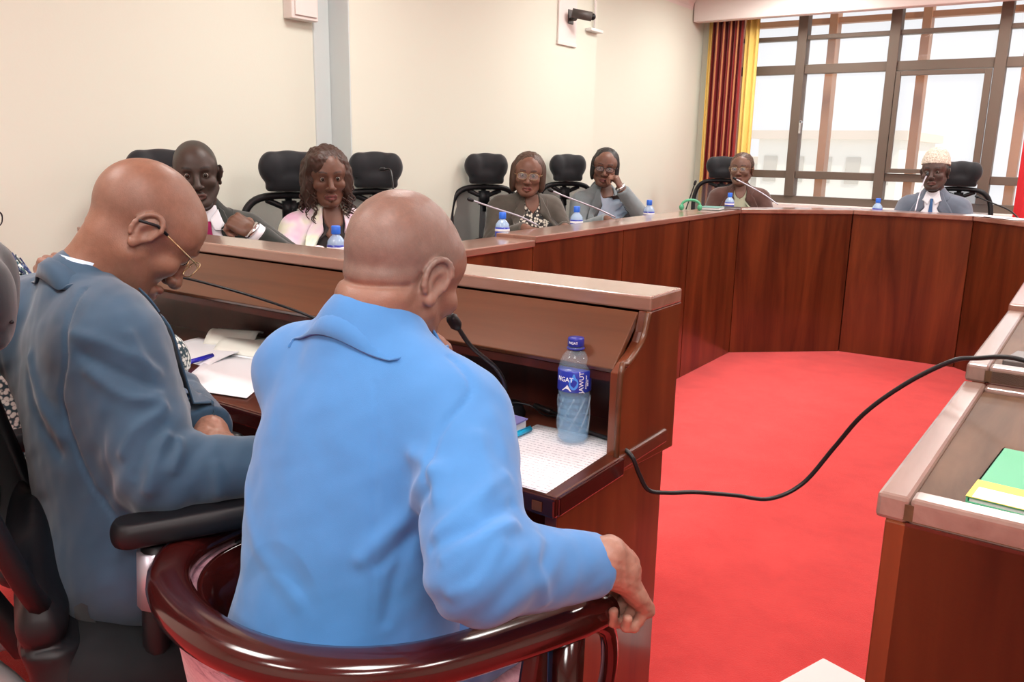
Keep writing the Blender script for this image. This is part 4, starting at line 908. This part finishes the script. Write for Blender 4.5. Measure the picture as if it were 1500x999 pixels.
hair_shell(pd, pd.T, 'hair_brown', [('e', ((0, -.022, .042), (.09, .105, .09), 0)), ('e', ((-.07, .0, -.02), (.036, .055, .09), .03)), ('e', ((.074, -.01, -.03), (.04, .055, .1), .03)), ('e', ((0, -.085, -.05), (.08, .05, .12), .04)), ('e', ((.045, .05, .065), (.04, .04, .04), .03)), ('-e', ((-.006, .1, -.025), (.058, .065, .088), .012))], disp=lambda P, N: P + N * (.006 * swirl(P * [1, 1, .6], 120, 3))[:, None])
gs = []
for k in range(64):
    a = random.uniform(-2.6, 2.6); rr_ = random.uniform(.07, .1); x0, y0 = rr_ * math.sin(a), -.02 - rr_ * math.cos(a) * .9
    if y0 > .055: continue
    zt, zb = random.uniform(-.02, .05), random.uniform(-.15, -.2); n_ = 26; ph = random.uniform(0, 6); hr_ = random.uniform(.007, .012)
    gs.append(tube([(x0 * (1 + .25 * t) + hr_ * math.cos(ph + t * 26), y0 * (1 + .15 * t) + hr_ * math.sin(ph + t * 26), zt + (zb - zt) * t) for t in np.linspace(0, 1, n_)], [.0045, .0035, .002], 5))
pd.part('hair_curls', xf(cat(gs), pd.T), 'hair_brown'); pd.part('earring', xf(cat([ball((s * .088, .01, -.055), .007) for s in (-1, 1)]), pd.T), 'gold_metal')
# E: olive grey jacket, glasses, bob
l_, y_ = (-2.79, 4.17, 0), R(-125)
J = pose(l_, y_, head=(-2.70, 4.085, 1.145), neck=(-2.73, 4.13, 1.005))
pe = person('woman with auburn bob and glasses in an olive grey jacket', l_, y_, J, (.2, .095, .065), 'coat_olive', dict(head=(-22, -4, -4), ww=1.06, jaw=1.15, handR=FLAT(1), handL=FLAT(-1), shirt='print_blouse', shirt_band=False, rn=.05, collar=False, vbot=.1, lips=(.25, .08, .07), bw=1.05))
skin_v(pe, (.19, .09, .06), .08)
hair_shell(pe, pe.T, 'hair_auburn', [('e', ((0, -.022, .04), (.092, .105, .087), 0)), ('e', ((-.078, -.01, -.03), (.026, .045, .075), .03)), ('e', ((.078, -.01, -.03), (.028, .045, .08), .03)), ('e', ((0, -.085, -.03), (.075, .045, .09), .04)), ('-e', ((0, .1, -.02), (.068, .066, .098), .012))])
glasses(pe, pe.T, 'gold_metal', None, rim=.0012, w=.027, hgt=.018)
# G: grey jacket, cheek on hand
l_, y_ = (-2.76, 5.06, 0), R(-125)
J = pose(l_, y_, head=(-2.68, 4.965, 1.18), neck=(-2.73, 5.03, 1.03), wrL=(-2.53, 4.93, 1.04), elL=(-2.43, 5.08, .84))
pg = person('woman in pale grey jacket and dark glasses resting her cheek on her hand', l_, y_, J, (.17, .08, .055), 'coat_grey', dict(head=(-27, -6, -6), ww=.98, handR=FLAT(1), handL=((Wl((0, 0, 0), y_, (-.45, -.2, .9)), Wl((0, 0, 0), y_, (.7, .1, .5))), (.7, .9, 1, 1.1), dict(thumb=.4)), shirt='shirt_blue', shirt_band=False, rn=.046, collar=False, vbot=.15, lips=(.2, .07, .07)))
skin_v(pg, (.17, .085, .06), .09)
hair_shell(pg, pg.T, 'hair_black', [('e', ((0, -.022, .04), (.086, .103, .084), 0)), ('e', ((-.072, -.015, -.03), (.024, .04, .065), .03)), ('e', ((.072, -.015, -.03), (.024, .04, .065), .03)), ('e', ((0, -.08, -.02), (.07, .045, .08), .04)), ('-e', ((0, .1, -.02), (.064, .062, .095), .01))])
glasses(pg, pg.T, 'black_plastic', None, rim=.0016, w=.025, hgt=.015)
pg.part('bracelet', tube([pg.J['wrL'] + nrm(pg.J['wrL'] - pg.J['elL']) * t for t in (.012, .03)], .034, 14), 'chrome')
# F: brown cardigan
l_, y_ = (-2.30, 6.47, 0), R(-160)
J = pose(l_, y_, head=(-2.265, 6.37, 1.165), neck=(-2.275, 6.41, 1.02))
pf = person('woman with cropped hair and brown cardigan over a sage blouse, in front of the window', l_, y_, J, (.17, .085, .06), 'coat_brown', dict(head=(-12, 2, 0), ww=1.02, jaw=1.1, handR=FLAT(1), handL=FLAT(-1), shirt='shirt_sage', vbot=.02, collar=False, shirt_band=False, rn=.05, bw=1.05, lips=(.2, .09, .08)))
skin_v(pf, (.17, .085, .06), .07)
hair_shell(pf, pf.T, 'hair_auburn', [('e', ((0, -.02, .04), (.086, .105, .088), 0)), ('e', ((0, -.06, .0), (.076, .06, .07), .03)), ('-e', ((0, .1, -.02), (.072, .07, .1), .01))], disp=lambda P, N: P + N * (.003 * swirl(P, 200, 3))[:, None])
glasses(pf, pf.T, 'gold_metal', None, rim=.001, w=.024, hgt=.015)
# hat man
l_, y_ = (-.915, 6.46, 0), R(-178)
J = pose(l_, y_, head=(-.925, 6.36, 1.185), neck=(-.92, 6.40, 1.04))
ph = person('man in a white knitted cap, slate suit and blue tie, in front of the window', l_, y_, J, (.085, .05, .042), 'coat_slate', dict(head=(-5, 0, 2), stubble=.6, jaw=1.05, handR=FLAT(1), handL=FLAT(-1), tie='tie_blue', beard=.2, lips=(.15, .07, .06)))
Fh = Field(ph.T[:3, 3] - [.14, .15, .02], ph.T[:3, 3] + [.14, .15, .17], .0035); Fh.T = ph.T; Fh.ell((0, -.014, .05), (.087, .11, .085), k=0); Fh.cone((0, -.012, .045), (0, -.016, .085), .082, .08, .02)
def _cut(X, Y, Z, T=ph.T): 
    n_ = T[:3, 2] * .97 + T[:3, 1] * -.12; p_ = T[:3, 3] + T[:3, 2] * .047; return (X - p_[0]) * n_[0] + (Y - p_[1]) * n_[1] + (Z - p_[2]) * n_[2]
Fh._do(_cut, Fh.lo, Fh.lo + Fh.n * Fh.h, 0, 's'); ph.part('knitted_cap', Fh.net(lambda P, N: P + N * (.0015 * swirl(P, 160, 3))[:, None]), 'cap_knit')

# ------------------------------------------------------------------ things on the desks
def text_mesh(s, size, depth=.0003):
    c = bpy.data.curves.new('text', 'FONT'); c.body = s; c.size = size; c.align_x = 'CENTER'; c.align_y = 'CENTER'; c.extrude = depth; c.resolution_u = 3
    o = bpy.data.objects.new('text', c); COL.objects.link(o); dg = bpy.context.evaluated_depsgraph_get(); me = o.evaluated_get(dg).to_mesh()
    V = np.array([v.co[:] for v in me.vertices]); Fs = [tuple(p.vertices) for p in me.polygons]; o.evaluated_get(dg).to_mesh_clear(); bpy.data.objects.remove(o); bpy.data.curves.remove(c); return V, Fs
def wrap(g, r, a0, z0, turn=0):
    """bend flat lettering round a bottle"""
    V, Fs = g; V = rot(V, turn) if turn else V; a = a0 + V[:, 0] / r; rad = r + V[:, 2]
    return np.c_[rad * np.cos(a), rad * np.sin(a), z0 + V[:, 1]], Fs
b1 = Thing('water_bottle', 'clear plastic water bottle with navy label and cap on the foreground desk', 'bottle', (-.757, 1.318, .7425), R(0))
r = .0305; ZS = .94
prof = [(.024, 0), (.029, .003), (.0305, .01), (.0295, .018)] + [(.0298 + .0012 * math.cos(z * 520), z) for z in np.linspace(.022, .095, 26)] + [(.0305, .1), (.0312, .104), (.0312, .142), (.0305, .146), (.029, .156), (.0245, .166), (.0175, .175), (.0135, .178), (.0132, .188)]
b1.part('body', lathe(prof, 40), 'bottle_blue'); b1.part('water', lathe([(.022, .003)] + [(p_[0] - .002, p_[1]) for p_ in prof[2:-9]] + [(.0, .1)], 32), 'water')
gr = []
for k in range(9):   # moulded slanting ribs
    a0 = k * 2 * math.pi / 9; gr.append(tube([(.0302 * math.cos(a0 + t * 1.1), .0302 * math.sin(a0 + t * 1.1), .025 + .068 * t) for t in np.linspace(0, 1, 10)], .0016, 6))
b1.part('rib', cat(gr), 'bottle_blue')
lb = b1.part('label', lathe([(.0312, .103), (.0318, .104), (.0318, .142), (.0312, .143)], 40), 'navy_label', smooth=True)
va = math.atan2(-1.318, .757)  # side turned to the room's middle
b1.part('lettering', wrap(text_mesh('NGAT', .0125), .032, va - .62, .127), 'white_print', lb)
b1.part('lettering', wrap(text_mesh('JAWUT', .0125), .032, va + .42, .123, math.pi / 2), 'white_print', lb)
b1.part('lettering', wrap(text_mesh('drinking water', .0045), .032, va + .72, .123, math.pi / 2), 'white_print', lb); b1.part('lettering', wrap(text_mesh('500 ml', .0045), .032, va + .86, .121, math.pi / 2), 'white_print', lb)
dr = [(.011 * math.sin(t) * .8, .012 * math.cos(t) - .002 + (.006 if abs(t) < .4 else 0), 0) for t in np.linspace(-math.pi, math.pi, 22)[:-1]]
b1.part('drop_mark', wrap((np.array(dr) + [0, 0, .0003], [tuple(range(21))]), .032, va - .05, .123), 'sky_label', lb); b1.part('peak_mark', wrap((np.array([(-.012, -.008, .0005), (.008, -.008, .0005), (0, .004, .0005), (-.003, .0, .0005)]), [(0, 1, 2, 3)]), .032, va - .42, .114), 'white_print', lb)
cp = b1.part('cap', lathe([(.0148, .186), (.0152, .187), (.0152, .199), (.0142, .2015), (.0, .2015)], 36), 'navy_cap')
b1.part('cap_lettering', wrap(text_mesh('NGAT', .0065), .0154, va - .35, .193), 'white_print', cp); b1.part('neck_ring', lathe([(.0165, .180), (.0165, .183)], 24), 'navy_cap', cp)
# small bottles along the banks
fb = Thing('water_bottle', 'small blue-capped water bottle in front of the woman in olive grey, left of her microphone', 'bottle', (-2.15, 3.055, .8), group='blue-capped water bottles along the desks')
fb.part('body', lathe([(.026, 0), (.0305, .006), (.0305, .13), (.032, .14), (.030, .158), (.02, .172), (.0135, .178), (.0135, .188)], 20), 'far_bottle')
fb.part('label', lathe([(.0312, .085), (.0325, .086), (.0325, .145), (.0312, .146)], 20), 'navy_label'); fb.part('label_band', lathe([(.0327, .128), (.033, .129), (.033, .137), (.0327, .138)], 20), 'white_print'); fb.part('cap', lathe([(.0155, .182), (.016, .184), (.016, .208), (.014, .211), (.0, .211)], 16), 'blue_cap')
for loc, lbx in (((-2.13, 3.67, .8), 'small blue-capped water bottle between the two seated women in olive grey and pale grey'), ((-2.13, 4.50, .8), 'small blue-capped water bottle to the right of the woman resting her cheek on her hand'),
                 ((-2.17, 2.075, .8), 'small blue-capped water bottle in front of the woman in the pastel blazer'), ((-2.14, 5.83, .8), 'small blue-capped water bottle in front of the woman in the brown cardigan'), ((-1.19, 6.0, .8), 'small blue-capped water bottle left of the man in the white cap')):
    c = copy_tree(fb.o); c.location = loc; c['label'] = lbx
def mic(label, pts, r=.0035, stem='dark_metal', head=.0085, base=True, group='gooseneck microphones on the desks'):
    th = Thing('microphone', label, 'microphone', pts[-1], world=True, group=group); P = smooth_path(pts, 7)
    th.part('gooseneck', tube(P, r, 8), stem); d = nrm(P[0] - P[2]); th.part('mic_head', tube([P[0] - d * .004, P[0] + d * .004, P[0] + d * .02, P[0] + d * .027], [head * .6, head, head, head * .6], 10), 'black_plastic')
    if base:
        b = np.array(pts[-1]); g = lathe([(.05, 0), (.052, .004), (.045, .022), (.02, .028), (.008, .04)], 20, b); th.part('base', g, 'black_plastic'); th.part('button', lathe([(.008, .0245), (.008, .028)], 10, b + [.028, -.01, -.003]), 'grey_plastic')
    return th
mic('black gooseneck microphone on the foreground desk in front of the man in bright blue', [(-.861, 1.095, .987), (-.856, 1.13, .945), (-.853, 1.20, .893), (-.895, 1.29, .83), (-.95, 1.36, .78), (-.96, 1.37, .742)], .0042, 'cable_black', .0105)
mic('long gooseneck microphone reaching to the face of the man in steel blue', [(-1.565, 1.031, 1.012), (-1.48, 1.048, 1.003), (-1.351, 1.08, .981), (-1.20, 1.10, .952), (-1.10, 1.18, .88), (-1.08, 1.3, .78), (-1.08, 1.33, .742)], .003, 'dark_metal', .009)
mic('gooseneck microphone in front of the woman in olive grey', [(-2.33, 3.075, 1.052), (-2.25, 3.13, 1.02), (-2.16, 3.2, .985), (-2.1, 3.27, .942)], .004, 'silver_paint', base=False)
mic('gooseneck microphone reaching towards the gap between the olive grey and pale grey jackets', [(-2.32, 3.74, 1.075), (-2.25, 3.80, 1.04), (-2.15, 3.90, .99), (-2.08, 3.99, .942)], .004, 'silver_paint', base=False)
mic('short gooseneck microphone in front of the empty chair', [(-2.33, 2.50, 1.195), (-2.30, 2.50, 1.19), (-2.26, 2.47, 1.12), (-2.24, 2.46, 1.0), (-2.24, 2.46, .8)], .004, 'dark_metal')
mic('thin upright microphone beside the green cup near the far corner', [(-2.06, 4.98, 1.09), (-2.07, 4.96, 1.03), (-2.08, 4.92, .94)], .004, 'dark_metal', base=False)
mic('gooseneck microphone in front of the woman in the brown cardigan', [(-2.19, 6.06, 1.10), (-2.09, 6.04, 1.06), (-1.95, 6.0, 1.0), (-1.83, 5.93, .942)], .0045, 'silver_paint', base=False)
mic('gooseneck microphone in front of the man in the white cap', [(-.93, 6.08, 1.165), (-.94, 6.05, 1.12), (-.948, 5.99, 1.02), (-.95, 5.94, .942)], .0045, 'silver_paint', base=False)
mic('gooseneck microphone at the right edge, right of the man in the white cap', [(-.62, 6.1, 1.04), (-.53, 6.03, 1.01), (-.42, 5.95, .97), (-.35, 5.88, .90), (-.33, 5.85, .8)], .0045, 'dark_metal', base=False)
# papers
def sheet(name, label, cat_, C, m='paper', lift=0, group=None, n=8, th_=.0006):
    C = [np.array(c, float) for c in C]; V = []
    for i in range(n + 1):
        for j in range(n + 1):
            u, v = i / n, j / n; p = C[0] * (1 - u) * (1 - v) + C[1] * u * (1 - v) + C[2] * u * v + C[3] * (1 - u) * v; p[2] += lift * math.sin(u * math.pi) * (.4 + .6 * v); V.append(p)
    me_c = sum(C) / 4; base = (me_c[0], me_c[1], min(c[2] for c in C)); yw = math.atan2(*(C[3] - C[0])[1::-1]) 
    o = bpy.data.objects.new(name, None); th = Thing.__new__(Thing); M = frame(base, yw)
    me = mkmesh(name, xf((np.array(V), 0), np.linalg.inv(M))[0], [(i * (n + 1) + j, (i + 1) * (n + 1) + j, (i + 1) * (n + 1) + j + 1, i * (n + 1) + j + 1) for i in range(n) for j in range(n)]); bpy.data.objects.remove(o)
    me.materials.append(MATS[m]); me.polygons.foreach_set('use_smooth', np.ones(len(me.polygons), bool))
    o = bpy.data.objects.new(name, me); COL.objects.link(o); o.location = base; o.rotation_euler = (0, 0, yw); o['label'] = label; o['category'] = cat_
    md = o.modifiers.new('s', 'SOLIDIFY'); md.thickness = th_; md.offset = 1
    if group: o['group'] = group
    return o
sheet('paper_sheet', 'white paper sheet farthest left, in front of the man in steel blue', 'paper', [(-1.986, 1.252, .742), (-2.044, 1.415, .745), (-1.80, 1.47, .745), (-1.759, 1.23, .742)], lift=.012)
sheet('paper_sheet', 'white paper sheet lying nearest the desk edge beside the blue pen', 'paper', [(-1.653, 1.074, .744), (-1.83, 1.30, .745), (-1.66, 1.43, .745), (-1.46, 1.12, .744)])
pb_ = Thing('booklet', 'open cream booklet with curling pages between the two men', 'booklet', (-1.82, 1.42, .745), world=True)
def leaf(C, lift, n=8):
    C = [np.array(c, float) for c in C]; V = [C[0] * (1 - u) * (1 - v) + C[1] * u * (1 - v) + C[2] * u * v + C[3] * (1 - u) * v + np.array([0, 0, lift * math.sin(math.pi * min(1, u * 1.15) * .8)]) for u in np.linspace(0, 1, n + 1) for v in np.linspace(0, 1, n + 1)]
    return V, [(i * (n + 1) + j, (i + 1) * (n + 1) + j, (i + 1) * (n + 1) + j + 1, i * (n + 1) + j + 1) for i in range(n) for j in range(n)]
pb_.part('page', leaf([(-1.86, 1.33, .750), (-1.93, 1.44, .752), (-1.80, 1.485, .752), (-1.70, 1.36, .750)], .016), 'paper_warm', solid=.006)
pb_.part('page', leaf([(-1.945, 1.36, .750), (-2.0, 1.45, .755), (-1.85, 1.49, .76), (-1.80, 1.41, .755)], .026), 'paper_warm', solid=.003)
pb_.part('cover', leaf([(-1.87, 1.325, .746), (-2.0, 1.46, .746), (-1.80, 1.495, .746), (-1.69, 1.35, .746)], 0), 'paper', solid=.001)
def pen(label, a, b, m, capm=None):
    a, b = np.array(a), np.array(b); th = Thing('pen', label, 'pen', tuple((a + b) / 2), world=True)
    th.part('barrel', tube([a, a * .1 + b * .9], .0042, 10), m); th.part('cap', tube([a * .42 + b * .58, a * .0 + b * 1.0], .005, 10), capm or m); th.part('clip', tube([a * .4 + b * .6 + [0, 0, .006], b + [0, 0, .006]], .001, 6), capm or m); th.part('tip', tube([a + (a - b) * .05, a], [.001, .0038], 8), m)
pen('dark blue ballpoint pen resting on the white papers', (-1.775, 1.105, .752), (-1.808, 1.29, .752), 'pen_blue'); pen('cyan pen lying beside the purple notebook', (-.858, 1.175, .7475), (-.851, 1.315, .7475), 'pen_cyan')
# printed page (own frame so the rows of type follow the sheet)
pg_ = sheet('printed_page', 'printed page under the water bottle, hanging over the desk corner', 'paper', [(-.852, 1.075, .7415), (-.866, 1.362, .7415), (-.676, 1.372, .7415), (-.664, 1.078, .7415)], 'printed_page')
nt = Thing('notebook', 'thick purple covered notebook with a dark label beside the man in bright blue', 'book', (-.9, 1.27, .742), R(0), world=True)
Q4 = [(-.862, 1.225), (-.868, 1.325), (-.95, 1.33), (-.945, 1.22)]
nt.part('pages', prism(Q4, .742, .760), 'paper', smooth=False, bevel=.001); cvn = nt.part('cover', prism([(-.860, 1.222), (-.866, 1.328), (-.952, 1.333), (-.947, 1.217)], .760, .763), 'purple_cover', smooth=False); nt.part('label', prism([(-.875, 1.245), (-.879, 1.30), (-.93, 1.303), (-.925, 1.24)], .763, .7635), 'black_plastic', cvn, smooth=False)
# cables
def cable(label, pts, r=.0042):
    th = Thing('cable', label, 'cable', pts[0], world=True); th.part('lead', tube(smooth_path(pts, 8), r, 8), 'cable_black'); th.part('sleeve', tube([pts[0], (np.array(pts[0]) + np.array(pts[1])) / 2], r * 1.5, 8), 'cable_black'); return th
cable('long black cable hanging between the foreground desk and the right-hand desk', [(-.93, 1.455, .746), (-.83, 1.42, .746), (-.751, 1.374, .746), (-.70, 1.36, .747), (-.663, 1.335, .747), (-.636, 1.328, .735), (-.624, 1.338, .70), (-.610, 1.352, .668), (-.585, 1.385, .658), (-.55, 1.435, .651), (-.5, 1.51, .632), (-.45, 1.57, .617), (-.40, 1.61, .648), (-.35, 1.62, .732), (-.3, 1.60, .815), (-.235, 1.59, .886), (-.168, 1.575, .940), (-.13, 1.56, .955), (-.06, 1.50, .975), (.05, 1.45, .95), (.2, 1.45, .915)])
cable('thin wire looping on the foreground desk behind the purple notebook', [(-.99, 1.38, .746), (-.93, 1.36, .775), (-.88, 1.36, .778), (-.87, 1.40, .75), (-.84, 1.44, .746)], .0018)
# right desk: books
def book(label, x0, x1, y0, y1, z, m, t=.012, yaw=0, nm='book'):
    th = Thing(nm, label, 'book', ((x0 + x1) / 2, (y0 + y1) / 2, z), yaw); a, b, c, d = -(x1 - x0) / 2, (x1 - x0) / 2, -(y1 - y0) / 2, (y1 - y0) / 2
    th.part('pages', box(a + .003, b - .003, c + .003, d - .003, .0015, t - .0015), 'paper', smooth=False); th.part('cover', cat([box(a, b, c, d, 0, .0015), box(a, b, c, d, t - .0015, t), box(a, a + .002, c, d, 0, t)]), m, smooth=False); return th
ZB = .888
bk = book('green covered book with yellow and white bands on the nearest right-hand desk', -.068, .1, 1.05, 1.27, ZB, 'green_cover', .008, R(-5))
bk.part('yellow_band', box(-.0845, .0845, -.111, -.045, .0082, .0087), 'yellow_cover', smooth=False); bk.part('white_band', box(-.078, .0846, -.1105, -.072, .0088, .0092), 'white_print', smooth=False); bk.part('emblem', box(-.035, .03, -.03, -.01, .0082, .0088), 'teal_cover', smooth=False)
book('flat teal book lying on the far end of the left desk bank', -2.03, -1.90, 4.95, 5.14, .942, 'teal_cover', .014, R(10)); book('thin dark book at the far left corner, beyond the teal book', -1.97, -1.85, 5.17, 5.3, .942, 'black_plastic', .008, R(20))
gc = Thing('headphones', 'green looped headset standing near the far left corner of the desks', 'headset', (-2.0, 4.78, .942), world=True)
gc.part('loop', tube([(-2.0 + .045 * math.cos(a), 4.80 + .03 * math.cos(a), .942 + .032 + .032 * math.sin(a)) for a in np.linspace(-.3, math.pi + .3, 14)], .008, 8), 'green_cover'); gc.part('ear_pad', ball((-1.955, 4.83, .962), (.014, .02, .02)), 'green_cover'); gc.part('ear_pad', ball((-2.045, 4.77, .962), (.014, .02, .02)), 'green_cover')
sheet('paper_sheet', 'white paper nearest the window among the loose papers at the far right corner', 'paper', [(-.66, 5.80, .942), (-.62, 5.98, .942), (-.42, 5.86, .942), (-.50, 5.70, .942)]); sheet('paper_sheet', 'white paper at the right edge, on the far right corner desk', 'paper', [(-.50, 5.66, .944), (-.44, 5.83, .944), (-.26, 5.68, .944), (-.36, 5.54, .944)]); sheet('paper_sheet', 'folded paper lying across the loose papers at the far right corner', 'paper_sheet', [(-.56, 5.72, .9465), (-.50, 5.82, .9465), (-.36, 5.73, .9465), (-.43, 5.62, .9465)], lift=.004)
fb_ = Thing('floor_box', 'white plastic panel lying on the red carpet beside the right-hand desk', 'panel', (-.4, 2.0, 0), R(20), world=True)
fb_.part('panel', prism([(-.418, 2.068), (-.30, 2.03), (-.30, 1.80), (-.50, 1.84)], .0, .012), 'box_white', smooth=False, bevel=.004); fb_.part('inset', prism([(-.405, 2.05), (-.31, 2.02), (-.31, 1.82), (-.47, 1.86)], .012, .0135), 'box_white', smooth=False, bevel=.001)
# red flag at the right edge
fl = Thing('flag', 'red flag hanging from a pole at the right edge, in front of the window', 'flag', (-.3, 6.6, 0), world=True)
fl.part('pole', tube([(-.26, 6.62, .02), (-.26, 6.62, 1.75)], .013, 10), 'chrome'); fl.part('pole_base', lathe([(.12, 0), (.12, .02), (.03, .05)], 20, (-.26, 6.62, 0)), 'chrome')
V = [(-.455 + .05 * (z - .5) / 1.0 * 0 + .21 * u, 6.6 + .02 * math.sin(u * 14 + z), z) for z in np.linspace(.55, 1.44, 8) for u in np.linspace(0, 1, 16)]
fl.part('cloth', (V, [(i * 16 + j, i * 16 + j + 1, (i + 1) * 16 + j + 1, (i + 1) * 16 + j) for i in range(7) for j in range(15)]), 'flag_red', solid=.003)
